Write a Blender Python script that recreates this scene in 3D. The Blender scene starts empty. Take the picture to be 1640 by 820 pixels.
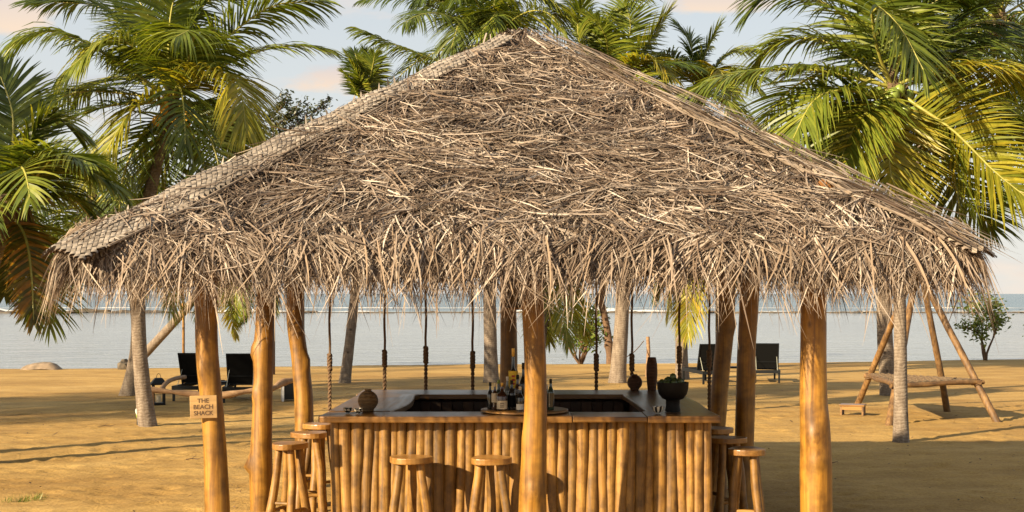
import bpy, bmesh, math, random
import numpy as np
from mathutils import Vector, Matrix, noise

R = math.radians
rng = np.random.default_rng(7)
random.seed(7)
scene = bpy.context.scene
COL = scene.collection

# ------------------------------------------------------------------ camera
FPX, HOR, CAMZ = 2242.0, 470.0, 2.05          # focal length in photo pixels, horizon row, eye height
cam_d = bpy.data.cameras.new('camera')
cam = bpy.data.objects.new('camera', cam_d)
COL.objects.link(cam)
cam.location = (0, 0, CAMZ)
cam.rotation_euler = (R(90), 0, 0)
cam_d.sensor_width = 36
cam_d.lens = 36 * FPX / 1640
cam_d.shift_y = 60 / 1640
cam_d.clip_end = 20000
scene.camera = cam

# ------------------------------------------------------------------ sky and sun
SUN_EL = 22.2
SUN_AZ = 40.0                                  # light travels (+X cos, +Y sin): the sun is behind the camera's left shoulder
world = bpy.data.worlds.new('World')
scene.world = world
world.use_nodes = True
wn, wl = world.node_tree.nodes, world.node_tree.links
wn.clear()
def wnode(t, **kw):
    n = wn.new(t)
    for k, v in kw.items():
        setattr(n, k, v)
    return n
sky = wnode('ShaderNodeTexSky', sky_type='NISHITA')
sky.sun_disc = False
sky.sun_elevation = R(SUN_EL)
sky.sun_rotation = R(270 - SUN_AZ)
sky.air_density = 1.0
sky.dust_density = 2.0
sky.ozone_density = 1.0
tc = wnode('ShaderNodeTexCoord')
sep = wnode('ShaderNodeSeparateXYZ')
wl.new(tc.outputs['Generated'], sep.inputs[0])
def wmath(op, a, b=None, clamp=False):
    n = wnode('ShaderNodeMath', operation=op, use_clamp=clamp)
    for i, v in enumerate((a, b)):
        if v is None: continue
        if isinstance(v, (int, float)): n.inputs[i].default_value = v
        else: wl.new(v, n.inputs[i])
    return n.outputs[0]
def wmix(f, a, b):
    n = wnode('ShaderNodeMix', data_type='RGBA')
    for s, v in ((0, f), (6, a), (7, b)):
        if isinstance(v, (int, float)): n.inputs[s].default_value = v
        elif isinstance(v, tuple): n.inputs[s].default_value = v
        else: wl.new(v, n.inputs[s])
    return n.outputs[2]
# thin high veil over the whole sky: whitens the blue, evenly all round
zc = wmath('MAXIMUM', sep.outputs[2], 0.0)
veil_f = wmath('SUBTRACT', 0.88, wmath('MULTIPLY', zc, 0.30), True)
SKYS = 0.066
veil = wmix(wmath('MULTIPLY', zc, 3.6, True), (5.0, 4.85, 4.5, 1), (3.5, 3.85, 4.1, 1))
base = wmix(veil_f, sky.outputs[0], veil)
# drifting clouds
mp = wnode('ShaderNodeMapping')
mp.inputs['Scale'].default_value = (2.6, 2.6, 9.0)
mp.inputs['Location'].default_value = (0.35, 0.2, 0.55)
wl.new(tc.outputs['Generated'], mp.inputs[0])
nz = wnode('ShaderNodeTexNoise')
nz.inputs['Scale'].default_value = 1.9
nz.inputs['Detail'].default_value = 7
nz.inputs['Roughness'].default_value = 0.58
wl.new(mp.outputs[0], nz.inputs[0])
rp = wnode('ShaderNodeValToRGB')
rp.color_ramp.elements[0].position = 0.52
rp.color_ramp.elements[1].position = 0.72
wl.new(nz.outputs[0], rp.inputs[0])
cf = wmath('MULTIPLY', rp.outputs[0], 0.75)
# lit side of the clouds warm, belly lilac grey: second noise chooses
nz2 = wnode('ShaderNodeTexNoise')
nz2.inputs['Scale'].default_value = 3.4
nz2.inputs['Detail'].default_value = 3
wl.new(mp.outputs[0], nz2.inputs[0])
rp2 = wnode('ShaderNodeValToRGB')
rp2.color_ramp.elements[0].position = 0.42
rp2.color_ramp.elements[1].position = 0.56
wl.new(nz2.outputs[0], rp2.inputs[0])
cloud_col = wmix(rp2.outputs[0], (3.3, 3.2, 3.3, 1), (6.2, 4.6, 3.5, 1))
skyc = wmix(cf, base, cloud_col)
# a few small evening clouds low over the sea
ysafe = wmath('MAXIMUM', sep.outputs[1], 0.05)
cu_ = wmath('DIVIDE', sep.outputs[0], ysafe)
cv_ = wmath('DIVIDE', sep.outputs[2], ysafe)
mpc = wnode('ShaderNodeMapping'); mpc.inputs['Scale'].default_value = (1.0, 1.0, 2.6)
wl.new(tc.outputs['Generated'], mpc.inputs[0])
nzc = wnode('ShaderNodeTexNoise'); nzc.inputs['Scale'].default_value = 26.0; nzc.inputs['Detail'].default_value = 6; nzc.inputs['Roughness'].default_value = 0.6
wl.new(mpc.outputs[0], nzc.inputs[0])
for u0, v0, a, b, warm, amt in ((-0.128, 0.153, 0.040, 0.0125, 1, 0.95), (-0.36, 0.204, 0.045, 0.022, 1, 0.9), (0.146, 0.209, 0.050, 0.012, 1, 0.9),
                                (-0.33, 0.150, 0.085, 0.010, 0, 0.6), (-0.19, 0.100, 0.09, 0.010, 0, 0.4), (0.31, 0.05, 0.10, 0.012, 0, 0.4), (-0.62, 0.18, 0.09, 0.016, 1, 0.8), (0.6, 0.16, 0.1, 0.016, 1, 0.8)):
    du = wmath('POWER', wmath('DIVIDE', wmath('SUBTRACT', cu_, u0), a), 2)
    dv_l = wmath('DIVIDE', wmath('SUBTRACT', cv_, v0), b)
    dd_ = wmath('ADD', du, wmath('POWER', dv_l, 2))
    mk = wmath('SUBTRACT', wmath('MULTIPLY', nzc.outputs[0], 2.9), wmath('ADD', dd_, 0.55))
    mk = wmath('MULTIPLY', wmath('MULTIPLY', mk, 1.3, True), amt)
    mk = wmath('MULTIPLY', mk, wmath('GREATER_THAN', sep.outputs[1], 0.05))
    tone = wmath('ADD', wmath('MULTIPLY', dv_l, 0.55), 0.35, True)
    ccol = wmix(tone, (5.6, 4.35, 3.3, 1), (3.9, 3.65, 3.75, 1)) if warm else (3.55, 3.55, 3.75, 1)
    skyc = wmix(mk, skyc, ccol)
bg = wnode('ShaderNodeBackground')
bg.inputs['Strength'].default_value = SKYS
wl.new(skyc, bg.inputs['Color'])
wo = wnode('ShaderNodeOutputWorld')
wl.new(bg.outputs[0], wo.inputs[0])

sun_d = bpy.data.lights.new('sun', 'SUN')
sun_d.energy = 5.0
sun_d.angle = R(0.6)
sun_d.color = (1.0, 0.81, 0.54)
sun = bpy.data.objects.new('sun', sun_d)
COL.objects.link(sun)
LD = Vector((math.cos(R(SUN_AZ)) * math.cos(R(SUN_EL)), math.sin(R(SUN_AZ)) * math.cos(R(SUN_EL)), -math.sin(R(SUN_EL))))
sun.rotation_euler = LD.to_track_quat('-Z', 'Y').to_euler()
sun.location = (-20, -14, 12)

vs = scene.view_settings
vs.view_transform = 'Standard'
vs.look = 'None'
vs.exposure = 1.45
vs.gamma = 1.0
vs.use_curve_mapping = False

# ------------------------------------------------------------------ helpers
def sandz(x, y):
    t = y - 0.176 * x - 0.4
    if t < 20: return 0.0
    if t < 47: return -0.012 * (t - 20)
    return -0.324 - 0.06 * (min(t, 120) - 47)
SEA = -0.372

def at(px, py, D):
    """photo pixel + distance -> point in the place"""
    return Vector(((px - 820) * D / FPX, D, CAMZ - (py - HOR) * D / FPX))
def on_sand(px, py):
    D = 20.0
    for _ in range(12):
        x = (px - 820) * D / FPX
        D = (CAMZ + 0.012 * max(0.0, D - 0.176 * x - 20.4)) * FPX / (py - HOR)
    x = (px - 820) * D / FPX
    return Vector((x, D, sandz(x, D)))

def tagged(o, label=None, cat=None, group=None, kind=None):
    if label: o['label'] = label
    if cat: o['category'] = cat
    if group: o['group'] = group
    if kind: o['kind'] = kind
    return o
def thing(name, label, cat, loc=(0, 0, 0), rz=0.0, group=None):
    o = bpy.data.objects.new(name, None)
    o.empty_display_size = 0.1
    COL.objects.link(o)
    o.location = loc
    o.rotation_euler = (0, 0, rz)
    return tagged(o, label, cat, group)
def link(name, me, parent=None, loc=(0, 0, 0), rot=(0, 0, 0), scale=(1, 1, 1)):
    o = bpy.data.objects.new(name, me)
    COL.objects.link(o)
    o.parent = parent
    o.location = loc; o.rotation_euler = rot; o.scale = scale
    return o

class MB:
    """collects quads / tris into one mesh"""
    def __init__(s):
        s.v, s.f, s.m = [], [], []
    def add(s, verts, faces, mi=0):
        o = len(s.v)
        s.v.extend([tuple(p) for p in verts])
        for f in faces:
            s.f.append(tuple(i + o for i in f)); s.m.append(mi)
    def tube(s, pts, rad, seg=8, mi=0, cap=True, rfun=None, up=None):
        pts = [Vector(p) for p in pts]
        n = len(pts)
        if not hasattr(rad, '__len__'): rad = [rad] * n
        vs_, fs = [], []
        T = [(pts[min(i + 1, n - 1)] - pts[max(i - 1, 0)]).normalized() for i in range(n)]
        u = up or (Vector((1, 0, 0)) if abs(T[0].x) < 0.8 else Vector((0, 1, 0)))
        for i in range(n):
            u = (u - T[i] * u.dot(T[i])).normalized()
            w = T[i].cross(u)
            for k in range(seg):
                a = 2 * math.pi * k / seg
                r = rad[i] * (rfun(i, a) if rfun else 1.0)
                vs_.append(pts[i] + u * (math.cos(a) * r) + w * (math.sin(a) * r))
        for i in range(n - 1):
            for k in range(seg):
                k2 = (k + 1) % seg
                fs.append((i * seg + k, i * seg + k2, (i + 1) * seg + k2, (i + 1) * seg + k))
        if cap:
            fs.append(tuple(range(seg - 1, -1, -1)))
            fs.append(tuple((n - 1) * seg + k for k in range(seg)))
        s.add(vs_, fs, mi)
        return s
    def box(s, c, d, mi=0, rot=None, taper=1.0):
        vs_ = []
        for z in (-1, 1):
            k = taper if z > 0 else 1.0
            for x, y in ((-1, -1), (1, -1), (1, 1), (-1, 1)):
                p = Vector((x * d[0] / 2 * k, y * d[1] / 2 * k, z * d[2] / 2))
                if rot is not None: p = rot @ p
                vs_.append(p + Vector(c))
        s.add(vs_, [(3, 2, 1, 0), (4, 5, 6, 7), (0, 1, 5, 4), (1, 2, 6, 5), (2, 3, 7, 6), (3, 0, 4, 7)], mi)
        return s
    def lathe(s, prof, seg=20, mi=0):
        vs_, fs = [], []
        for r, z in prof:
            for k in range(seg):
                a = 2 * math.pi * k / seg
                vs_.append((r * math.cos(a), r * math.sin(a), z))
        n = len(prof)
        for i in range(n - 1):
            for k in range(seg):
                k2 = (k + 1) % seg
                fs.append((i * seg + k, i * seg + k2, (i + 1) * seg + k2, (i + 1) * seg + k))
        if prof[0][0] > 1e-5: fs.append(tuple(range(seg - 1, -1, -1)))
        if prof[-1][0] > 1e-5: fs.append(tuple((n - 1) * seg + k for k in range(seg)))
        s.add(vs_, fs, mi)
        return s
    def mesh(s, name, mats, smooth=False, bevel=0.0):
        me = bpy.data.meshes.new(name)
        me.from_pydata(s.v, [], s.f)
        for m in (mats if isinstance(mats, (list, tuple)) else [mats]): me.materials.append(m)
        me.polygons.foreach_set('material_index', s.m)
        if smooth: me.polygons.foreach_set('use_smooth', [True] * len(s.f))
        if bevel:
            bm = bmesh.new(); bm.from_mesh(me)
            bmesh.ops.bevel(bm, geom=bm.edges[:], offset=bevel, segments=2, affect='EDGES', profile=0.6)
            bm.to_mesh(me); bm.free()
        if smooth:
            try: me.set_sharp_from_angle(angle=R(50))
            except Exception: pass
        me.update()
        return me
    def obj(s, name, mats, parent=None, smooth=False, bevel=0.0, loc=(0, 0, 0), rot=(0, 0, 0)):
        return link(name, s.mesh(name, mats, smooth, bevel), parent, loc, rot)

def quad_mesh(name, verts, quads, mats, mi=None, smooth=False):
    """fast mesh from numpy arrays of quads"""
    me = bpy.data.meshes.new(name)
    nv, nq = len(verts), len(quads)
    me.vertices.add(nv); me.vertices.foreach_set('co', np.asarray(verts, np.float32).ravel())
    me.loops.add(nq * 4); me.loops.foreach_set('vertex_index', np.asarray(quads, np.int32).ravel())
    me.polygons.add(nq)
    me.polygons.foreach_set('loop_start', np.arange(nq, dtype=np.int32) * 4)
    me.polygons.foreach_set('loop_total', np.full(nq, 4, np.int32))
    for m in (mats if isinstance(mats, (list, tuple)) else [mats]): me.materials.append(m)
    if mi is not None: me.polygons.foreach_set('material_index', np.asarray(mi, np.int32))
    if smooth: me.polygons.foreach_set('use_smooth', np.ones(nq, bool))
    me.update(calc_edges=True)
    return me
def nrm(a):
    return a / np.maximum(np.linalg.norm(a, axis=-1, keepdims=True), 1e-9)
def ribbons(centers, widths):
    """centers (N,K,3), widths (N,K,3) half-width vectors -> verts, quads"""
    N, K, _ = centers.shape
    v = np.stack([centers - widths, centers + widths], axis=2).reshape(N * K * 2, 3)
    b = (np.arange(N) * K * 2)[:, None] + (np.arange(K - 1) * 2)[None, :]
    q = np.stack([b, b + 1, b + 3, b + 2], axis=-1).reshape(-1, 4)
    return v, q

# ------------------------------------------------------------------ materials
def new_mat(name):
    m = bpy.data.materials.new(name); m.use_nodes = True
    m.node_tree.nodes.clear()
    return m, m.node_tree.nodes, m.node_tree.links
def N_(nodes, t, **kw):
    n = nodes.new(t)
    for k, v in kw.items(): setattr(n, k, v)
    return n
def ramp(nodes, links, src, stops):
    r = N_(nodes, 'ShaderNodeValToRGB')
    e = r.color_ramp.elements
    while len(e) < len(stops): e.new(0.5)
    for i, (p, c) in enumerate(stops):
        e[i].position = p; e[i].color = (*c, 1) if len(c) == 3 else c
    links.new(src, r.inputs[0])
    return r.outputs[0]
def tex_noise(nodes, links, vec, scale, detail=4, rough=0.55, dist=0.0):
    n = N_(nodes, 'ShaderNodeTexNoise')
    n.inputs['Scale'].default_value = scale
    n.inputs['Detail'].default_value = detail
    n.inputs['Roughness'].default_value = rough
    n.inputs['Distortion'].default_value = dist
    links.new(vec, n.inputs['Vector'])
    return n.outputs[0]
def mapping(nodes, links, scale=(1, 1, 1), coord='Object', loc=None):
    t = N_(nodes, 'ShaderNodeTexCoord')
    m = N_(nodes, 'ShaderNodeMapping')
    m.inputs['Scale'].default_value = scale
    src = t.outputs[coord]
    if loc is not None:
        a = N_(nodes, 'ShaderNodeVectorMath', operation='ADD')
        links.new(src, a.inputs[0]); links.new(loc, a.inputs[1]); src = a.outputs[0]
    links.new(src, m.inputs['Vector'])
    return m.outputs[0]
def mixc(nodes, links, f, a, b, mode='MIX'):
    n = N_(nodes, 'ShaderNodeMix', data_type='RGBA', blend_type=mode)
    for s, v in ((0, f), (6, a), (7, b)):
        if isinstance(v, (int, float)): n.inputs[s].default_value = v
        elif isinstance(v, tuple): n.inputs[s].default_value = (*v, 1) if len(v) == 3 else v
        else: links.new(v, n.inputs[s])
    return n.outputs[2]
def mrange(nodes, links, src, a, b):
    n = N_(nodes, 'ShaderNodeMapRange')
    n.inputs[3].default_value = a; n.inputs[4].default_value = b
    links.new(src, n.inputs[0])
    return n.outputs[0]
def bumpn(nodes, links, h, strength, dist, normal=None):
    b = N_(nodes, 'ShaderNodeBump')
    b.inputs['Strength'].default_value = strength
    b.inputs['Distance'].default_value = dist
    links.new(h, b.inputs['Height'])
    if normal is not None: links.new(normal, b.inputs['Normal'])
    return b.outputs[0]
def principled(nodes, links, col, rough=0.6, normal=None, coat=0.0, metal=0.0, spec=0.5):
    p = N_(nodes, 'ShaderNodeBsdfPrincipled')
    if isinstance(col, tuple): p.inputs['Base Color'].default_value = (*col, 1)
    else: links.new(col, p.inputs['Base Color'])
    if isinstance(rough, (int, float)): p.inputs['Roughness'].default_value = rough
    else: links.new(rough, p.inputs['Roughness'])
    p.inputs['Metallic'].default_value = metal
    p.inputs['Coat Weight'].default_value = coat
    p.inputs['Coat Roughness'].default_value = 0.25
    p.inputs['Specular IOR Level'].default_value = spec
    if normal is not None: links.new(normal, p.inputs['Normal'])
    return p.outputs[0]
def finish(nodes, links, sh):
    o = N_(nodes, 'ShaderNodeOutputMaterial'); links.new(sh, o.inputs['Surface'])

def mat_plain(name, col, rough=0.5, vary=0.15, scale=30.0, metal=0.0, coat=0.0, bump=0.05, spec=0.5):
    m, n, l = new_mat(name)
    v = mapping(n, l)
    t = tex_noise(n, l, v, scale, 4)
    c = ramp(n, l, t, [(0.3, tuple(x * (1 - vary) for x in col)), (0.7, tuple(min(1, x * (1 + vary)) for x in col))])
    finish(n, l, principled(n, l, c, rough, bumpn(n, l, t, bump, 0.01), coat, metal, spec))
    return m

def mat_wood(name, dark, mid, light, axis='z', rough=0.38, coat=0.25, grain=1.0, rnd=0.35, mot=(4.0, 0.72)):
    m, n, l = new_mat(name)
    oi = N_(n, 'ShaderNodeObjectInfo')
    off = N_(n, 'ShaderNodeVectorMath', operation='SCALE')
    cx = N_(n, 'ShaderNodeCombineXYZ')
    for i in range(3): l.new(oi.outputs['Random'], cx.inputs[i])
    l.new(cx.outputs[0], off.inputs[0]); off.inputs['Scale'].default_value = 37.0
    s1 = {'z': (24, 24, 1.2), 'x': (1.2, 24, 24), 'y': (24, 1.2, 24)}[axis]
    s2 = {'z': (70, 70, 2.5), 'x': (2.5, 70, 70), 'y': (70, 2.5, 70)}[axis]
    v1 = mapping(n, l, s1, loc=off.outputs[0])
    v2 = mapping(n, l, s2, loc=off.outputs[0])
    v3 = mapping(n, l, (1, 1, 1), loc=off.outputs[0])
    streak = tex_noise(n, l, v1, 1.0 * grain, 5, 0.6, 0.6)
    fine = tex_noise(n, l, v2, 1.0 * grain, 3, 0.6)
    blot = tex_noise(n, l, v3, mot[0], 4, 0.6)
    c = ramp(n, l, streak, [(0.30, dark), (0.52, mid), (0.72, light)])
    c = mixc(n, l, mrange(n, l, fine, 0.0, 0.55), c, tuple(x * 0.55 for x in mid), 'MIX')
    bl = ramp(n, l, blot, [(0.35, (mot[1], mot[1] * 0.93, mot[1] * 0.86)), (0.6, (1.08, 1.06, 1.0))])
    c = mixc(n, l, 1.0, c, bl, 'MULTIPLY')
    # knots: sparse dark eyes
    vo = N_(n, 'ShaderNodeTexVoronoi')
    vo.inputs['Scale'].default_value = 3.2
    l.new(mapping(n, l, {'z': (1.6, 1.6, 0.9), 'x': (0.9, 1.6, 1.6), 'y': (1.6, 0.9, 1.6)}[axis], loc=off.outputs[0]), vo.inputs['Vector'])
    kn = ramp(n, l, vo.outputs['Distance'], [(0.03, (0.32, 0.25, 0.2)), (0.10, (1, 1, 1))])
    c = mixc(n, l, 0.8, c, kn, 'MULTIPLY')
    tone = ramp(n, l, oi.outputs['Random'], [(0.0, (1 - rnd,) * 3), (1.0, (1 + rnd * 0.35, 1 + rnd * 0.3, 1 + rnd * 0.2))])
    c = mixc(n, l, 1.0, c, tone, 'MULTIPLY')
    rg = mrange(n, l, streak, rough - 0.08, rough + 0.22)
    b = bumpn(n, l, streak, 0.25, 0.01)
    b = bumpn(n, l, fine, 0.2, 0.003, b)
    finish(n, l, principled(n, l, c, rg, b, coat))
    return m

def mat_leaf(name, cols, trans=0.35, rough=0.42, rnd_obj=0.3):
    """cols: ramp stops over a per-leaf random; light passes through"""
    m, n, l = new_mat(name)
    g = N_(n, 'ShaderNodeNewGeometry')
    oi = N_(n, 'ShaderNodeObjectInfo')
    mx = N_(n, 'ShaderNodeMath', operation='MULTIPLY_ADD')
    l.new(g.outputs['Random Per Island'], mx.inputs[0]); mx.inputs[1].default_value = 1 - rnd_obj
    m2 = N_(n, 'ShaderNodeMath', operation='MULTIPLY')
    l.new(oi.outputs['Random'], m2.inputs[0]); m2.inputs[1].default_value = rnd_obj
    l.new(m2.outputs[0], mx.inputs[2])
    c = ramp(n, l, mx.outputs[0], cols)
    t = tex_noise(n, l, mapping(n, l, (1, 1, 1)), 9.0, 3)
    c = mixc(n, l, 1.0, c, ramp(n, l, t, [(0.3, (0.75, 0.75, 0.7)), (0.7, (1.15, 1.15, 1.1))]), 'MULTIPLY')
    p = principled(n, l, c, rough, None, 0.0, 0.0, 0.4)
    if trans > 0:
        tr = N_(n, 'ShaderNodeBsdfTranslucent')
        l.new(mixc(n, l, 1.0, c, (1.5, 1.45, 0.6), 'MULTIPLY'), tr.inputs['Color'])
        ms = N_(n, 'ShaderNodeMixShader'); ms.inputs[0].default_value = trans
        l.new(p, ms.inputs[1]); l.new(tr.outputs[0], ms.inputs[2])
        p = ms.outputs[0]
    finish(n, l, p)
    return m

M = {}
M['post'] = mat_wood('varnished_post_wood', (0.11, 0.042, 0.005), (0.30, 0.142, 0.015), (0.42, 0.228, 0.036), 'z', 0.42, 0.10, 1.0, 0.12, (6.0, 0.52))
M['log'] = mat_wood('bar_log_wood', (0.11, 0.050, 0.009), (0.29, 0.148, 0.027), (0.42, 0.245, 0.060), 'z', 0.5, 0.03, 1.3, 0.36, (9.0, 0.5))
M['seat'] = mat_wood('stool_seat_wood', (0.22, 0.095, 0.020), (0.36, 0.18, 0.040), (0.44, 0.25, 0.075), 'x', 0.35, 0.2, 1.0, 0.2)
M['top_x'] = mat_wood('bar_top_wood_lengthwise', (0.09, 0.038, 0.008), (0.22, 0.105, 0.022), (0.32, 0.17, 0.045), 'x', 0.28, 0.12, 1.0, 0.15)
M['top_y'] = mat_wood('bar_top_wood_crosswise', (0.09, 0.038, 0.008), (0.22, 0.105, 0.022), (0.32, 0.17, 0.045), 'y', 0.28, 0.12, 1.0, 0.15)
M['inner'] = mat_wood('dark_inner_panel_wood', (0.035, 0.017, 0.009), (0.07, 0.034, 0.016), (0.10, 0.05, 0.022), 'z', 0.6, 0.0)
M['rafter'] = mat_wood('rafter_wood', (0.20, 0.08, 0.02), (0.34, 0.15, 0.04), (0.42, 0.21, 0.07), 'z', 0.5, 0.0)
M['drift'] = mat_wood('driftwood', (0.22, 0.13, 0.07), (0.36, 0.22, 0.12), (0.50, 0.34, 0.2), 'x', 0.7, 0.0)
M['pole'] = mat_wood('swing_bed_pole_wood', (0.10, 0.050, 0.018), (0.22, 0.118, 0.040), (0.34, 0.205, 0.080), 'z', 0.6, 0.0, 1.0, 0.3, (8.0, 0.5))
M['sign'] = mat_wood('pale_sign_wood', (0.24, 0.145, 0.05), (0.32, 0.20, 0.075), (0.37, 0.245, 0.10), 'x', 0.5, 0.0)
M['letter'] = mat_plain('burnt_lettering', (0.05, 0.022, 0.008), 0.8)
M['rope'] = mat_plain('brown_rope', (0.12, 0.07, 0.035), 0.85, 0.4, 120)
M['rope_tan'] = mat_plain('tan_woven_rope', (0.12, 0.082, 0.045), 0.85, 0.4, 60)
M['rib'] = mat_plain('grey_palm_midrib', (0.19, 0.145, 0.105), 0.8, 0.3, 20)
M['black'] = mat_plain('black_powder_coat', (0.006, 0.007, 0.008), 0.55, 0.2, 60, spec=0.25)
M['fabric'] = mat_plain('black_mesh_fabric', (0.005, 0.005, 0.005), 0.9, 0.3, 200, spec=0.1)
M['white'] = mat_plain('white_paint', (0.72, 0.70, 0.66), 0.45, 0.06, 40)
M['bowl'] = mat_plain('matte_black_ceramic', (0.007, 0.006, 0.006), 0.6, 0.2, 50, spec=0.2)
M['lime'] = mat_plain('lime_skin', (0.055, 0.085, 0.028), 0.4, 0.35, 40)
M['glass_dark'] = mat_plain('dark_bottle_glass', (0.012, 0.010, 0.008), 0.07, 0.3, 20, 0, 0.6, 0.0)
M['glass_brown'] = mat_plain('brown_bottle_glass', (0.045, 0.018, 0.008), 0.07, 0.3, 20, 0, 0.6, 0.0)
M['glass_green'] = mat_plain('green_bottle_glass', (0.012, 0.028, 0.012), 0.07, 0.3, 20, 0, 0.6, 0.0)
M['glass_grey'] = mat_plain('smoky_clear_glass', (0.13, 0.14, 0.12), 0.08, 0.2, 20, 0, 0.6, 0.0)
M['paper'] = mat_plain('cream_paper_label', (0.62, 0.52, 0.36), 0.7, 0.1, 60)
M['paper_white'] = mat_plain('white_paper_label', (0.70, 0.66, 0.58), 0.7, 0.1, 60)
M['paper_yellow'] = mat_plain('yellow_paper_label', (0.75, 0.50, 0.03), 0.6, 0.1, 60)
M['red'] = mat_plain('red_print', (0.45, 0.04, 0.02), 0.6)
M['gold'] = mat_plain('gold_cap_foil', (0.5, 0.33, 0.1), 0.3, 0.1, 60, 0.8)
M['nut_green'] = mat_plain('green_coconut_husk', (0.20, 0.26, 0.05), 0.35, 0.3, 12)
M['nut_yellow'] = mat_plain('yellow_coconut_husk', (0.60, 0.34, 0.04), 0.4, 0.25, 12)
M['rock'] = mat_plain('brown_shore_rock', (0.20, 0.145, 0.095), 0.9, 0.35, 6, 0, 0, 0.5)
M['rock_dark'] = mat_plain('wet_dark_rock', (0.085, 0.065, 0.042), 0.8, 0.4, 4, 0, 0, 0.5)
M['foam'] = mat_plain('sea_foam', (0.62, 0.62, 0.60), 0.8, 0.15, 0.3)
M['plaster'] = mat_plain('weathered_fixture', (0.30, 0.30, 0.24), 0.6, 0.2, 50)

# palm leaves
GREEN = [(0.0, (0.058, 0.088, 0.012)), (0.35, (0.115, 0.152, 0.018)), (0.7, (0.20, 0.222, 0.027)), (1.0, (0.31, 0.275, 0.036))]
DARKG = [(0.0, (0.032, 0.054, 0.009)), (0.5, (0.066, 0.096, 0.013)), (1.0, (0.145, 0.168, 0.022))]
YELLO = [(0.0, (0.13, 0.165, 0.018)), (0.5, (0.26, 0.25, 0.026)), (0.85, (0.38, 0.31, 0.03)), (1.0, (0.46, 0.28, 0.035))]
ORANG = [(0.0, (0.05, 0.065, 0.010)), (0.5, (0.11, 0.105, 0.016)), (0.8, (0.26, 0.14, 0.018)), (1.0, (0.42, 0.19, 0.02))]
M['leaf'] = mat_leaf('palm_leaf_green', GREEN)
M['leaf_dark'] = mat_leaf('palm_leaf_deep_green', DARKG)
M['leaf_yellow'] = mat_leaf('palm_leaf_yellowing', YELLO, 0.4)
M['leaf_orange'] = mat_leaf('palm_leaf_ageing_orange', ORANG, 0.4)
M['shrub'] = mat_leaf('shrub_leaf', [(0.0, (0.05, 0.085, 0.014)), (0.6, (0.12, 0.165, 0.025)), (1.0, (0.22, 0.235, 0.04))], 0.35)
M['far_leaf'] = mat_leaf('far_tree_leaf', [(0.0, (0.018, 0.026, 0.014)), (1.0, (0.05, 0.06, 0.03))], 0.15)
M['rachis'] = mat_plain('frond_midrib', (0.28, 0.26, 0.05), 0.45, 0.2, 10)
M['sheath'] = mat_plain('palm_fibre_sheath', (0.10, 0.062, 0.028), 0.85, 0.4, 30, 0, 0, 0.4)
M['bark'] = mat_plain('dark_bark', (0.11, 0.062, 0.032), 0.9, 0.4, 20, 0, 0, 0.6)
M['grass'] = mat_leaf('grass_blade', [(0.0, (0.08, 0.12, 0.02)), (1.0, (0.2, 0.22, 0.04))], 0.3)

def mat_thatch(name, stops, rough=0.7):
    m, n, l = new_mat(name)
    g = N_(n, 'ShaderNodeNewGeometry')
    c = ramp(n, l, g.outputs['Random Per Island'], stops)
    t = tex_noise(n, l, mapping(n, l, (1, 1, 1)), 2.2, 5)
    c = mixc(n, l, 1.0, c, ramp(n, l, t, [(0.3, (0.60, 0.57, 0.54)), (0.66, (1.12, 1.1, 1.08))]), 'MULTIPLY')
    p = principled(n, l, c, rough, None, 0.0, 0.0, 0.35)
    finish(n, l, p)
    return m
M['thatch'] = mat_thatch('dry_palm_thatch', [(0.0, (0.050, 0.030, 0.018)), (0.25, (0.115, 0.079, 0.054)), (0.55, (0.205, 0.156, 0.116)), (0.85, (0.32, 0.265, 0.216)), (1.0, (0.46, 0.40, 0.335))])
M['thatch_warm'] = mat_thatch('dry_palm_thatch_fringe', [(0.0, (0.060, 0.034, 0.019)), (0.3, (0.135, 0.090, 0.057)), (0.65, (0.235, 0.175, 0.122)), (1.0, (0.38, 0.31, 0.24))])
M['weave'] = mat_thatch('woven_palm_plait', [(0.0, (0.17, 0.143, 0.115)), (0.5, (0.25, 0.217, 0.18)), (1.0, (0.33, 0.29, 0.245))], 0.6)
M['weave_grey'] = mat_thatch('weathered_palm_plait', [(0.0, (0.17, 0.13, 0.10)), (0.5, (0.28, 0.23, 0.18)), (1.0, (0.40, 0.34, 0.27))], 0.7)
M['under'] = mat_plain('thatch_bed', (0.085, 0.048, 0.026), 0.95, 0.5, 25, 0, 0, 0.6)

def mat_trunk():
    m, n, l = new_mat('ringed_palm_bark')
    v = mapping(n, l, (1, 1, 1))
    rings = N_(n, 'ShaderNodeTexWave', bands_direction='Z')
    rings.inputs['Scale'].default_value = 6.5
    rings.inputs['Distortion'].default_value = 7.0
    rings.inputs['Detail'].default_value = 3
    rings.inputs['Detail Scale'].default_value = 1.6
    l.new(v, rings.inputs['Vector'])
    t = tex_noise(n, l, mapping(n, l, (9, 9, 3)), 1.6, 6, 0.65)
    c = ramp(n, l, t, [(0.25, (0.085, 0.060, 0.042)), (0.5, (0.17, 0.130, 0.095)), (0.75, (0.27, 0.22, 0.168))])
    c = mixc(n, l, 1.0, c, ramp(n, l, rings.outputs[0], [(0.0, (0.72, 0.69, 0.66)), (0.22, (1, 1, 1))]), 'MULTIPLY')
    vo = N_(n, 'ShaderNodeTexVoronoi'); vo.inputs['Scale'].default_value = 3.0
    l.new(v, vo.inputs['Vector'])
    c = mixc(n, l, 0.8, c, ramp(n, l, vo.outputs['Distance'], [(0.06, (0.2, 0.15, 0.12)), (0.13, (1, 1, 1))]), 'MULTIPLY')
    b = bumpn(n, l, rings.outputs[0], 0.35, 0.012)
    b = bumpn(n, l, t, 0.5, 0.015, b)
    finish(n, l, principled(n, l, c, 0.85, b))
    return m
M['trunk'] = mat_trunk()

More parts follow.
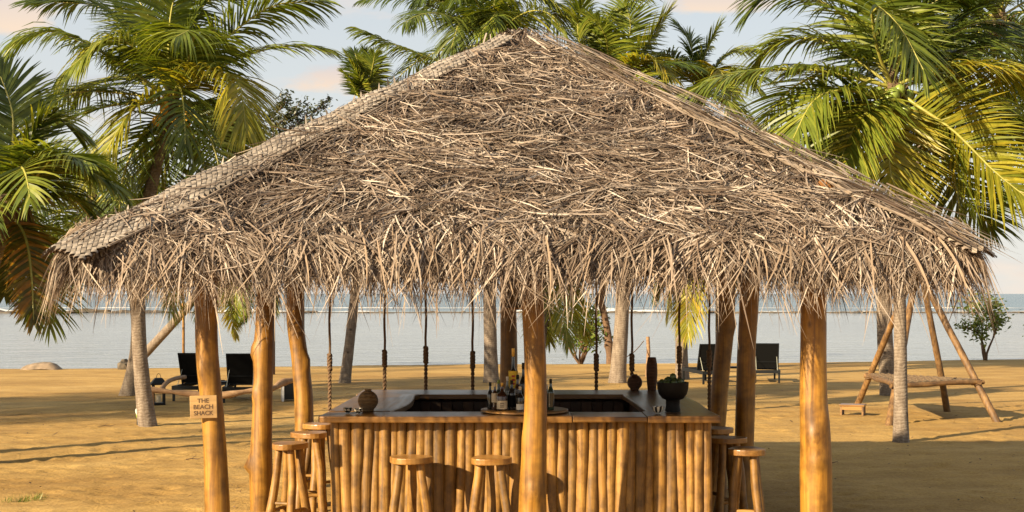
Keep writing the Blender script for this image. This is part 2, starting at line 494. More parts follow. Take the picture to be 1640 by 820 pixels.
def mat_basket(name, dark, light, zscale):
    m, n, l = new_mat(name)
    v = mapping(n, l, (1, 1, 1))
    w = N_(n, 'ShaderNodeTexWave', bands_direction='Z')
    w.inputs['Scale'].default_value = zscale
    w.inputs['Distortion'].default_value = 1.2
    w.inputs['Detail'].default_value = 2
    l.new(v, w.inputs['Vector'])
    t = tex_noise(n, l, mapping(n, l, (20, 20, 60)), 1.0, 3)
    c = ramp(n, l, w.outputs[0], [(0.1, dark), (0.6, light)])
    c = mixc(n, l, 1.0, c, ramp(n, l, t, [(0.3, (0.6, 0.6, 0.6)), (0.7, (1.15, 1.15, 1.1))]), 'MULTIPLY')
    finish(n, l, principled(n, l, c, 0.5, bumpn(n, l, w.outputs[0], 0.8, 0.006), 0.1))
    return m
M['basket'] = mat_basket('ribbed_basket_tan', (0.045, 0.02, 0.008), (0.34, 0.20, 0.075), 28)
M['basket_red'] = mat_basket('ribbed_basket_russet', (0.02, 0.008, 0.004), (0.14, 0.055, 0.022), 22)

def mat_patterned():
    m, n, l = new_mat('patchwork_shell_inlay')
    vo = N_(n, 'ShaderNodeTexVoronoi'); vo.inputs['Scale'].default_value = 55
    l.new(mapping(n, l), vo.inputs['Vector'])
    s = N_(n, 'ShaderNodeSeparateColor'); l.new(vo.outputs['Color'], s.inputs[0])
    c = ramp(n, l, s.outputs[0], [(0.47, (0.012, 0.01, 0.008)), (0.5, (0.68, 0.58, 0.42))])
    finish(n, l, principled(n, l, c, 0.3, None, 0.3))
    return m
M['inlay'] = mat_patterned()
def mat_striped():
    m, n, l = new_mat('black_and_cream_stripes')
    g = N_(n, 'ShaderNodeTexGradient', gradient_type='RADIAL')
    l.new(mapping(n, l), g.inputs[0])
    mm = N_(n, 'ShaderNodeMath', operation='MULTIPLY'); l.new(g.outputs['Fac'], mm.inputs[0]); mm.inputs[1].default_value = 7.0
    fr = N_(n, 'ShaderNodeMath', operation='FRACT'); l.new(mm.outputs[0], fr.inputs[0])
    c = ramp(n, l, fr.outputs[0], [(0.5, (0.02, 0.015, 0.01)), (0.54, (0.7, 0.62, 0.48))])
    finish(n, l, principled(n, l, c, 0.3, None, 0.3))
    return m
M['stripes'] = mat_striped()

def mat_sand():
    m, n, l = new_mat('golden_beach_sand')
    v = mapping(n, l, (1, 1, 1), 'Object')
    vs_ = mapping(n, l, (0.5, 1.0, 1), 'Object')
    big = tex_noise(n, l, vs_, 0.30, 5, 0.6)
    med = tex_noise(n, l, vs_, 1.7, 6, 0.65)
    fin = tex_noise(n, l, v, 30.0, 5, 0.7)
    grit = tex_noise(n, l, v, 140.0, 2, 0.6)
    c = ramp(n, l, big, [(0.32, (0.32, 0.190, 0.058)), (0.55, (0.43, 0.275, 0.092)), (0.75, (0.50, 0.34, 0.135))])
    c = mixc(n, l, 1.0, c, ramp(n, l, med, [(0.3, (0.72, 0.68, 0.62)), (0.62, (1.06, 1.06, 1.05))]), 'MULTIPLY')
    c = mixc(n, l, 1.0, c, ramp(n, l, fin, [(0.3, (0.68, 0.65, 0.60)), (0.62, (1.07, 1.07, 1.06))]), 'MULTIPLY')
    c = mixc(n, l, 1.0, c, ramp(n, l, grit, [(0.27, (0.38, 0.33, 0.28)), (0.40, (1, 1, 1))]), 'MULTIPLY')
    b = bumpn(n, l, med, 0.5, 0.10)
    b = bumpn(n, l, fin, 0.6, 0.02, b)
    b = bumpn(n, l, grit, 0.25, 0.004, b)
    finish(n, l, principled(n, l, c, 0.9, b, 0, 0, 0.2))
    return m
M['sand'] = mat_sand()

def mat_water(name, col, s1, s2, st1, st2, d1, d2, rough):
    m, n, l = new_mat(name)
    a = tex_noise(n, l, mapping(n, l, (0.45, 1.0, 1)), s1, 4, 0.6, 0.4)
    b_ = tex_noise(n, l, mapping(n, l, (0.55, 1.0, 1)), s2, 3, 0.6)
    big = tex_noise(n, l, mapping(n, l, (0.4, 1.0, 1)), 0.02, 3, 0.6)
    c = ramp(n, l, big, [(0.35, tuple(x * 0.8 for x in col)), (0.65, tuple(x * 1.15 for x in col))])
    b = bumpn(n, l, a, st1, d1)
    b = bumpn(n, l, b_, st2, d2, b)
    p = principled(n, l, c, rough, b, 0, 0, 0.5)
    finish(n, l, p)
    return m
M['lagoon'] = mat_water('calm_lagoon_water', (0.165, 0.178, 0.165), 0.7, 2.6, 1.0, 0.75, 0.38, 0.12, 0.08)
M['sea'] = mat_water('open_sea_water', (0.06, 0.105, 0.115), 0.35, 1.2, 0.9, 0.6, 0.8, 0.2, 0.2)

# ------------------------------------------------------------------ ground: sand, lagoon, sea
def axis_samples(lo, hi, step, far_lo, far_hi, g=1.25):
    a = list(np.arange(lo, hi + 1e-6, step))
    s, x = step, hi
    while x < far_hi:
        s *= g; x += s; a.append(x)
    s, x, b = step, lo, []
    while x > far_lo:
        s *= g; x -= s; b.append(x)
    return np.array(b[::-1] + a)
def fract_noise(X, Y, seed, n=5):
    r = np.random.default_rng(seed)
    out = np.zeros_like(X)
    for k in range(n):
        f = 0.35 * 1.9 ** k
        for _ in range(3):
            a = r.uniform(0, 2 * math.pi); ph = r.uniform(0, 6.28)
            out += np.sin((X * math.cos(a) + Y * math.sin(a)) * f * 2 + ph + 1.7 * np.sin((X * math.sin(a) - Y * math.cos(a)) * f * 1.3 + ph * 2)) / 1.75 ** k
    return out / 3
xs = axis_samples(-9.5, 11.0, 0.07, -320, 320)
ys = axis_samples(10.0, 27.0, 0.07, -60, 130, 1.18)
X, Y = np.meshgrid(xs, ys)
t = Y - 0.176 * X - 0.4
Z = np.where(t < 20, 0, np.where(t < 47, -0.012 * (t - 20), -0.324 - 0.06 * (np.minimum(t, 120) - 47)))
fade = np.clip((60 - t) / 20, 0, 1)
Z = Z + (0.012 * fract_noise(X, Y, 3) - 0.012) * fade
# footprints and scuffs: little dimples, each a pair of bowl and rim
fp = np.random.default_rng(11)
for _ in range(2600):
    cx, cy = fp.uniform(-9, 10.5), fp.uniform(12, 27)
    a, b = fp.uniform(0.06, 0.13), fp.uniform(0.09, 0.2)
    dz = fp.uniform(0.004, 0.017)
    i0, i1 = np.searchsorted(xs, cx - 0.5), np.searchsorted(xs, cx + 0.5)
    j0, j1 = np.searchsorted(ys, cy - 0.5), np.searchsorted(ys, cy + 0.5)
    th = fp.uniform(0, math.pi)
    dx, dy = X[j0:j1, i0:i1] - cx, Y[j0:j1, i0:i1] - cy
    u, v = dx * math.cos(th) + dy * math.sin(th), -dx * math.sin(th) + dy * math.cos(th)
    rr = (u / a) ** 2 + (v / b) ** 2
    Z[j0:j1, i0:i1] += dz * (-np.exp(-rr) + 0.55 * np.exp(-((np.sqrt(rr) - 1.5) / 0.45) ** 2))
ny, nx = X.shape
idx = np.arange(nx * ny).reshape(ny, nx)
quads = np.stack([idx[:-1, :-1], idx[:-1, 1:], idx[1:, 1:], idx[1:, :-1]], -1).reshape(-1, 4)
me = quad_mesh('sand', np.stack([X, Y, Z], -1).reshape(-1, 3), quads, M['sand'], None, True)
tagged(link('sand', me), 'golden trampled beach sand sloping to the water', None, None, 'structure')

mb = MB()
mb.add([(-9000, 30, SEA), (9000, 30, SEA), (9000, 181, SEA), (-9000, 181, SEA)], [(0, 1, 2, 3)])
tagged(mb.obj('lagoon', M['lagoon']), 'calm silvery lagoon water inside the reef', None, None, 'structure')
mb = MB()
mb.add([(-9000, 181, SEA), (9000, 181, SEA), (9000, 9000, SEA), (-9000, 9000, SEA)], [(0, 1, 2, 3)])
tagged(mb.obj('sea', M['sea']), 'darker open sea beyond the reef', None, None, 'structure')
# surf breaking on the outer side of the reef
def surf(name, y0, wid, x0, x1, n, seed, h):
    r = random.Random(seed)
    vs_, fs = [], []
    for i in range(n + 1):
        x = x0 + (x1 - x0) * i / n
        w = wid * max(0.004, noise.noise((x * 0.03, seed, 0)) * 0.9 + 0.18 + 0.55 * noise.noise((x * 0.22, seed, 5)))
        y = y0 + 3.5 * noise.noise((x * 0.02, seed * 2.0, 3))
        zz = SEA + 0.03 + h * max(0.0, noise.noise((x * 0.05, seed, 9)) + 0.3) * min(1.0, w / 4)
        vs_ += [(x, y - w * 0.4, SEA + 0.02), (x, y - w * 0.1, zz), (x, y + w * 0.6, SEA + 0.02)]
    for i in range(n):
        a = i * 3
        fs += [(a, a + 3, a + 4, a + 1), (a + 1, a + 4, a + 5, a + 2)]
    mb = MB(); mb.add(vs_, fs)
    return mb.obj(name, M['foam'], None, True)
tagged(surf('surf', 188, 15, -260, 260, 700, 3, 0.45), 'white surf breaking along the reef', None, None, 'stuff')
tagged(surf('surf', 232, 7, -260, 260, 500, 8, 0.3), 'patchy white wave crests out beyond the reef', None, None, 'stuff')

def rock_mesh(name, mat, seed, flat=0.5, rough=0.35, sub=2):
    bm = bmesh.new()
    bmesh.ops.create_icosphere(bm, subdivisions=sub, radius=0.5)
    for v in bm.verts:
        n1 = noise.noise(v.co * 2.0 + Vector((seed * 7.1, 0, 0)))
        n2 = noise.noise(v.co * 5.0 + Vector((0, seed * 3.3, 0)))
        v.co *= 1 + rough * n1 + rough * 0.35 * n2
        v.co.z *= flat
    me = bpy.data.meshes.new(name); bm.to_mesh(me); bm.free()
    me.materials.append(mat)
    return me
rocks = [rock_mesh('reef_rock', M['rock_dark'], s, 0.42, 0.6) for s in range(5)]
r = random.Random(5)
LR = 'dark wet rock lying in the line of the reef'
for i in range(150):
    px = r.uniform(-60, 1700)
    if i < 14: px = r.uniform(-40, 330)
    D = r.uniform(171, 179)
    o = link('reef_rock', rocks[i % 5], None, ((px - 820) * D / FPX, D, SEA), (0, 0, r.uniform(0, 6.28)))
    k = r.uniform(0.7, 1.7) * (1.8 if px < 260 and r.random() < 0.5 else 1.0)
    o.scale = (k * r.uniform(1.0, 2.4), k, k * r.uniform(0.5, 0.9))
    tagged(o, LR, 'rock', 'rocks along the reef')
# low ledge that ties the rocks together
vs_, fs = [], []
n = 200
for i in range(n + 1):
    x = -260 + 520 * i / n
    h = 0.10 + 0.14 * noise.noise((x * 0.3, 1, 1)) + 0.1 * noise.noise((x * 0.08, 4, 1))
    y = 176 + 2.0 * noise.noise((x * 0.05, 7, 0))
    vs_ += [(x, y - 1.6, SEA - 0.1), (x, y, SEA + h), (x, y + 1.6, SEA - 0.1)]
for i in range(n):
    a = i * 3
    fs += [(a, a + 3, a + 4, a + 1), (a + 1, a + 4, a + 5, a + 2)]
mb = MB(); mb.add(vs_, fs)
tagged(mb.obj('reef_ledge', M['rock_dark']), 'low dark ledge of the reef between lagoon and sea', None, None, 'structure')

# shore boulder and the small dark rock by the leaning palm
p = on_sand(66, 591)
mb = MB()
prof = [(-0.62, 0.02), (-0.56, 0.10), (-0.42, 0.16), (-0.2, 0.22), (0.08, 0.255), (0.3, 0.25), (0.42, 0.20), (0.62, 0.02)]
vs_, fs = [], []
for k, (yy, sc) in enumerate(((-0.34, 0.3), (-0.26, 0.75), (-0.05, 1.0), (0.2, 0.9), (0.36, 0.25))):
    for x, z in prof: vs_.append((x * (0.86 + 0.14 * sc), yy + 0.03 * math.sin(x * 9 + k), -0.08 + (z + 0.05) * sc))
for k in range(4):
    for i in range(len(prof) - 1):
        a = k * len(prof) + i
        fs.append((a, a + 1, a + 1 + len(prof), a + len(prof)))
mb.add(vs_, fs)
o = mb.obj('boulder', M['rock'], None, True, 0, p)
tagged(o, 'flat-topped brown boulder lying alone at the water edge', 'boulder')
p = on_sand(199, 591)
o = link('shore_rock', rock_mesh('shore_rock', M['rock_dark'], 9, 0.9, 0.5), None, p + Vector((0, 0, 0.05)))
o.scale = (0.42, 0.4, 0.55)
tagged(o, 'small dark rock at the water edge beside the leaning palm', 'rock')

# ------------------------------------------------------------------ the thatched hut: posts, frame, roof
HC = Vector((0.05, 12.5, 0))          # plan centre of the roof
HALF, EAVE, APEX = 3.07, 2.34, 4.36
hut = thing('beach_hut', 'open wooden beach hut with shaggy hipped palm thatch roof on log posts', 'hut', HC)
def rel(p): return Vector(p) - HC

def log_rfun(seed, knots, rings, zlist, amp=0.05):
    def f(i, a):
        z = zlist[i]
        v = 1 + amp * noise.noise((math.cos(a) * 0.8, math.sin(a) * 0.8, z * 1.3 + seed * 9.7)) + amp * 0.5 * noise.noise((math.cos(a) * 2, math.sin(a) * 2, z * 4 + seed * 5))
        for kz, ka, kr, ks in knots:
            da = (a - ka + math.pi) % (2 * math.pi) - math.pi
            v += 2.2 * kr * math.exp(-((z - kz) / ks) ** 2 - (da / 0.42) ** 2)
        return v
    return f
def make_post(pix, D, top, seed, knots=(), parent=hut, sink=0.12):
    """pix: (row, column, width) read down the post"""
    P = [at(c, r_, D) for r_, c, w in pix]
    W = [w * D / FPX / 2 for r_, c, w in pix]
    zz = [p.z for p in P]; xx = [p.x for p in P]
    zs = np.linspace(-sink, top, 46)
    o = np.argsort(zz)
    fx = np.interp(zs, np.array(zz)[o], np.array(xx)[o])
    fw = np.interp(zs, np.array(zz)[o], np.array(W)[o])
    # smooth the kinks of the polyline
    k = np.array([1, 2, 3, 2, 1]) / 9
    fx = np.convolve(np.pad(fx, 2, 'edge'), k, 'valid'); fw = np.convolve(np.pad(fw, 2, 'edge'), k, 'valid')
    bx = fx[0]
    pts = [(x - bx, 0.03 * math.sin(z * 1.3 + seed), z) for x, z in zip(fx, zs)]
    mb = MB()
    mb.tube(pts, list(fw), 22, 0, True, log_rfun(seed, knots, None, zs))
    return mb.obj('post', M['post'], parent, True, 0, rel((bx, D, 0)))
# knots: height, angle (3pi/2 faces the camera), bulge, size
FA = 1.5 * math.pi
TOPZ = 2.86
make_post([(480, 331, 35), (560, 331, 36), (590, 333, 37), (640, 338, 36), (720, 343, 37), (820, 347, 40)], 10.3, TOPZ, 1, [(1.5, FA - 0.5, 0.20, 0.03)])
make_post([(470, 852, 35), (560, 857, 35), (660, 858, 36), (720, 856, 40), (770, 854, 43), (850, 852, 46)], 10.2, TOPZ, 2, [(0.62, FA + 0.1, 0.14, 0.04), (0.98, FA - 1.2, 0.06, 0.1)])
make_post([(480, 1302, 42), (560, 1301, 41), (640, 1301, 43), (700, 1305, 48), (760, 1306, 51), (850, 1307, 50)], 10.2, TOPZ, 3, [(1.02, FA - 0.3, 0.14, 0.035), (1.16, FA + 0.6, 0.10, 0.03), (0.85, FA - 0.1, 0.10, 0.05)])
make_post([(470, 425, 29), (540, 424, 31), (560, 422, 35), (600, 422, 31), (700, 420, 33), (750, 419, 37), (815, 419, 34)], 13.3, TOPZ, 4, [(1.5, FA - 1.2, 0.16, 0.06), (0.43, FA - 1.4, 0.30, 0.045), (1.1, FA - 0.9, 0.12, 0.05)])
make_post([(470, 471, 27), (520, 472, 28), (560, 478, 27), (600, 483, 29), (640, 487, 30), (700, 488, 30), (770, 487, 31)], 14.9, TOPZ, 5, [(1.32, FA + 1.1, 0.16, 0.07)])
make_post([(470, 814, 25), (560, 815, 27), (640, 814, 29), (770, 814, 31)], 14.9, TOPZ, 6)
make_post([(470, 1164, 27), (520, 1163, 28), (600, 1155, 28), (690, 1148, 29), (770, 1142, 31)], 14.9, TOPZ, 7, [(1.72, FA + 1.2, 0.12, 0.05)])
make_post([(470, 1200, 31), (560, 1195, 30), (640, 1194, 31), (720, 1192, 31), (815, 1190, 33)], 13.3, TOPZ, 8, [(1.3, FA + 0.8, 0.1, 0.05)])

def pole(name, a, b, r0, r1, mat, parent, seed=0, n=8, seg=10, wob=0.02, origin=None):
    """a slightly crooked round pole between two points; local Z runs along it"""
    a, b = Vector(a), Vector(b)
    d = b - a; L = d.length
    mb = MB()
    pts, rad = [], []
    for i in range(n + 1):
        k = i / n
        w = wob * math.sin(math.pi * k)
        pts.append((w * noise.noise((seed * 3.1, k * 2, 0)) * 2, w * noise.noise((0, seed * 2.7, k * 2)) * 2, L * k))
        rad.append((r0 + (r1 - r0) * k) * (1 + 0.08 * noise.noise((seed, k * 5, 2))))
    mb.tube(pts, rad, seg)
    o = mb.obj(name, mat, parent, True)
    o.rotation_euler = d.to_track_quat('Z', 'Y').to_euler()
    o.location = a if origin is None else a - Vector(origin)
    return o
BZ = 2.70
ring = [(-2.2, 10.3), (2.25, 10.3), (2.25, 14.9), (-2.2, 14.9)]
for i in range(4):
    (x0, y0), (x1, y1) = ring[i], ring[(i + 1) % 4]
    dx, dy = (x1 - x0) / 4.5 * 0.25, (y1 - y0) / 4.5 * 0.25
    pole('beam', (x0 - dx, y0 - dy, BZ + 0.11 * (i % 2)), (x1 + dx, y1 + dy, BZ + 0.11 * (i % 2)), 0.065, 0.06, M['rafter'], hut, i, origin=HC)
slope = (APEX - EAVE) / HALF
def roof_z(x, y):
    return APEX - slope * max(abs(x - HC.x), abs(y - HC.y))
for sx, sy in ((-1, -1), (1, -1), (1, 1), (-1, 1)):
    pole('rafter', (HC.x + sx * 0.1, HC.y + sy * 0.1, APEX - 0.22), (HC.x + sx * 2.9, HC.y + sy * 2.9, EAVE - 0.10), 0.05, 0.045, M['rafter'], hut, sx + 2 * sy, origin=HC)
for q in (-1.6, -0.8, 0.0, 0.8, 1.6):
    for fx, fy in ((0, -1), (1, 0), (0, 1), (-1, 0)):
        a = (HC.x + fx * (abs(q) + 0.15) + (q if fx == 0 else 0), HC.y + fy * (abs(q) + 0.15) + (q if fy == 0 else 0))
        b = (HC.x + fx * 3.0 + (q if fx == 0 else 0), HC.y + fy * 3.0 + (q if fy == 0 else 0))
        pole('rafter', (*a, roof_z(*a) - 0.20), (*b, roof_z(*b) - 0.19), 0.04, 0.035, M['rafter'], hut, q + fx, origin=HC)

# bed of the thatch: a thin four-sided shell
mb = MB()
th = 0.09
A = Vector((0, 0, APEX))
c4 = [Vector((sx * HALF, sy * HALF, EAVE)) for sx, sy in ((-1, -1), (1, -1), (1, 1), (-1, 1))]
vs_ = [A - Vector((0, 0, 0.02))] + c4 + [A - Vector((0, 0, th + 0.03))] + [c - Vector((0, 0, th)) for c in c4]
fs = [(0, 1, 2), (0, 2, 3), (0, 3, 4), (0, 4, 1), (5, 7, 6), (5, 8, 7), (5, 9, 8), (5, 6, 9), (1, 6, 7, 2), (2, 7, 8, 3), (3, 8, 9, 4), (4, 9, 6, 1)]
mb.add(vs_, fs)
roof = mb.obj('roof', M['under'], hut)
roof['label'] = 'steep hipped roof of dry grey-brown palm leaves'

# faces: front, right, back, left.  down-slope vector, level vector, outward normal
Ls = math.hypot(HALF, APEX - EAVE)
faces = []
for fx, fy in ((0, -1), (1, 0), (0, 1), (-1, 0)):
    ds = np.array([fx * HALF, fy * HALF, EAVE - APEX]) / Ls
    hs = np.array([-fy, fx, 0.0])
    nn = np.cross(hs, ds); nn = nn * (1 if nn[2] > 0 else -1)
    faces.append((ds, hs, nn))
def strips(ds, hs, nn, s, h, phi, L, w, h0, lift, bend, tilt, sag, K=4):
    """ribbons lying on a roof face.  phi: angle from the fall line"""
    N = len(s)
    tt = np.linspace(0, 1, K)[None, :, None]
    p0 = np.array([0, 0, APEX]) + s[:, None] * ds + h[:, None] * hs
    d = np.cos(phi)[:, None] * ds + np.sin(phi)[:, None] * hs
    e = -np.sin(phi)[:, None] * ds + np.cos(phi)[:, None] * hs
    c = p0[:, None] + tt * L[:, None, None] * d[:, None] + (tt ** 2) * (bend * L)[:, None, None] * e[:, None] \
        + (h0[:, None, None] + lift[:, None, None] * tt ** 1.5) * nn + (tt ** 2) * (sag * L)[:, None, None] * np.array([0, 0, -1.0])
    wv = np.cos(tilt)[:, None] * e + np.sin(tilt)[:, None] * nn
    prof = np.interp(np.linspace(0, 1, K), [0, 0.25, 0.7, 1], [0.75, 1.0, 0.8, 0.12])[None, :, None]
    return c, wv[:, None] * (w / 2)[:, None, None] * prof
def tuck(c, w):
    """what passes the eave hangs down instead of sticking out"""
    for k in (0, 1):
        e = np.maximum(0, np.abs(c[..., k]) - HALF - 0.02)
        c[..., k] -= np.sign(c[..., k]) * e * 0.62
        c[..., 2] -= e * 0.35
    return c, w
def thatch_face(fi, n, seed):
    r = np.random.default_rng(seed)
    ds, hs, nn = faces[fi]
    s = Ls * np.sqrt(r.uniform(0.004, 1.0, n))
    s = np.where(r.random(n) < 0.25, np.minimum(Ls, s + 0.0), s)
    hw = s * HALF / Ls
    h = r.uniform(-1, 1, n) * hw
    # the leaves lie in tangled bundles: direction follows a slow noise
    nz = np.array([noise.noise((hh * 1.9 + seed, ss * 3.4, 0.3)) for hh, ss in zip(h, s)])
    nz2 = np.array([noise.noise((hh * 2.3, ss * 4.5 + seed, 5.3)) for hh, ss in zip(h, s)])
    sign = np.where(r.random(n) < 0.5 + 0.75 * nz, 1, -1)
    mag = R(49) + R(60) * nz2 + r.normal(0, R(20), n)
    down = r.random(n) < 0.22
    mag = np.where(down, r.uniform(0, R(45), n), mag)
    eave = np.clip((s - (Ls - 1.1)) / 1.1, 0, 1)
    mag = mag * (1 - 0.35 * eave) + R(20) * 0.2 * eave
    edge = np.clip(1 - (hw - np.abs(h)) / 0.5, 0, 1) * (s > 0.4)
    phi = sign * mag
    # beside the hips the leaves hang straight out of the cap
    out = -np.sign(h) * R(12)
    phi = np.where(r.random(n) < edge * 0.65, out + r.normal(0, R(24), n), phi)
    L = r.uniform(0.16, 0.42, n) * (1 + 0.25 * eave)
    L = np.where(r.random(n) < 0.08, L * 1.5, L)
    w = r.uniform(0.006, 0.0135, n)
    row = (s / 0.31) % 1.0
    h0 = r.uniform(-0.01, 0.06, n) + 0.028 * row + 0.04 * nz2 + 0.02 * np.sin(np.pi * s / Ls)
    lift = r.normal(0.014, 0.045, n)
    bend = r.normal(0, 0.13, n)
    tilt = r.normal(0, R(32), n)
    sag = np.clip(r.normal(0.05, 0.06, n), 0, None) * (1 + eave)
    # keep the tips from sticking out beyond the hips
    tip = h + np.sin(phi) * L
    tips = s + np.cos(phi) * L
    over = np.abs(tip) > tips * HALF / Ls + 0.03
    phi = np.where(over, np.where(np.abs(phi) > R(60), -phi, out), phi)
    return tuck(*strips(ds, hs, nn, s, h, phi, L, w, h0, lift, bend, tilt, sag))
def fringe(fi, n, seed, kl=1.0):
    r = np.random.default_rng(seed)
    ds, hs, nn = faces[fi]
    s = Ls - r.uniform(-0.02, 0.42, n) ** 1.0
    h = r.uniform(-1, 1, n) * HALF
    nz = np.array([noise.noise((hh * 1.6 + seed, 0, 9.3)) for hh in h])
    phi = np.where(r.random(n) < 0.5 + 0.5 * nz, 1, -1) * np.abs(r.normal(R(33), R(22), n))
    L = kl * r.uniform(0.20, 0.52, n) * (1 + 0.25 * nz) + (Ls - s) * 0.35
    w = r.uniform(0.005, 0.012, n)
    c = strips(ds, hs, nn, s, h, phi, L, w, r.uniform(-0.06, 0.05, n), r.normal(-0.01, 0.035, n), r.normal(0, 0.12, n), r.normal(0, R(40), n), r.uniform(0.05, 0.40, n))
    return tuck(*c)
def join_ribbons(parts):
    V, Q, o = [], [], 0
    for c, w in parts:
        v, q = ribbons(c, w); V.append(v); Q.append(q + o); o += len(v)
    return np.concatenate(V), np.concatenate(Q)
v, q = join_ribbons([thatch_face(0, 27000, 1), thatch_face(1, 12000, 2), thatch_face(2, 9000, 3), thatch_face(3, 12000, 4)])
tagged(link('thatch', quad_mesh('thatch', v, q, M['thatch']), roof), None, None, None, 'stuff')
v, q = join_ribbons([fringe(0, 3600, 11), fringe(0, 3200, 15, 0.62), fringe(3, 1200, 16, 0.62), fringe(1, 1200, 17, 0.62), fringe(1, 1900, 12), fringe(2, 1900, 13), fringe(3, 1900, 14)])
tagged(link('thatch_fringe', quad_mesh('thatch_fringe', v, q, M['thatch_warm']), roof), None, None, None, 'stuff')

# the biggest single leaves, each on its own, over the front and along its eave
ds, hs, nn = faces[0]
base_leaf = []
for k in range(8):
    r = np.random.default_rng(40 + k)
    K = 6
    tt = np.linspace(0, 1, K)
    c = np.stack([0.10 * r.normal() * tt ** 2, np.zeros(K), -tt], -1)[None]
    c[0, :, 1] = -0.10 * tt + (0.12 + 0.1 * r.random()) * tt ** 2
    ww = np.zeros((1, K, 3)); ww[0, :, 0] = 0.0075 * np.interp(tt, [0, 0.3, 0.7, 1], [0.6, 1, 0.75, 0.08])
    ww[0, :, 1] = 0.008 * r.normal()
    vv, qq = ribbons(c, ww)
    base_leaf.append(quad_mesh('thatch_leaf', vv, qq, M['thatch_warm' if k % 2 else 'thatch']))
r = np.random.default_rng(77)
for i in range(290):
    low = i < 190
    s = Ls - r.uniform(0.0, 0.30) if low else Ls * math.sqrt(r.uniform(0.02, 0.85))
    h = r.uniform(-0.97, 0.97) * s * HALF / Ls
    p = np.array([0, 0, APEX]) + s * ds + h * hs + nn * r.uniform(0.05, 0.10)
    phi = r.choice([-1, 1]) * (abs(r.normal(R(18), R(16))) if low else r.uniform(R(20), R(75)))
    if abs(h + math.sin(phi) * 0.5) > (s + math.cos(phi) * 0.5) * HALF / Ls: phi = -phi
    d = math.cos(phi) * ds + math.sin(phi) * hs
    d = Vector(d) + (Vector((0, 0, -r.uniform(0.3, 0.8))) if low else Vector((0, 0, 0)))
    d.normalize()
    zax = -d; yax = Vector(nn) * -1; xax = yax.cross(zax).normalized(); yax = zax.cross(xax)
    mt = Matrix((xax, yax, zax)).transposed().to_4x4()
    o = link('thatch_leaf', base_leaf[i % 8], roof)
    sc = r.uniform(0.32, 0.56) if low else r.uniform(0.3, 0.5)
    o.matrix_local = Matrix.Translation(Vector(p)) @ mt @ Matrix.Diagonal((0.8, sc, sc, 1))

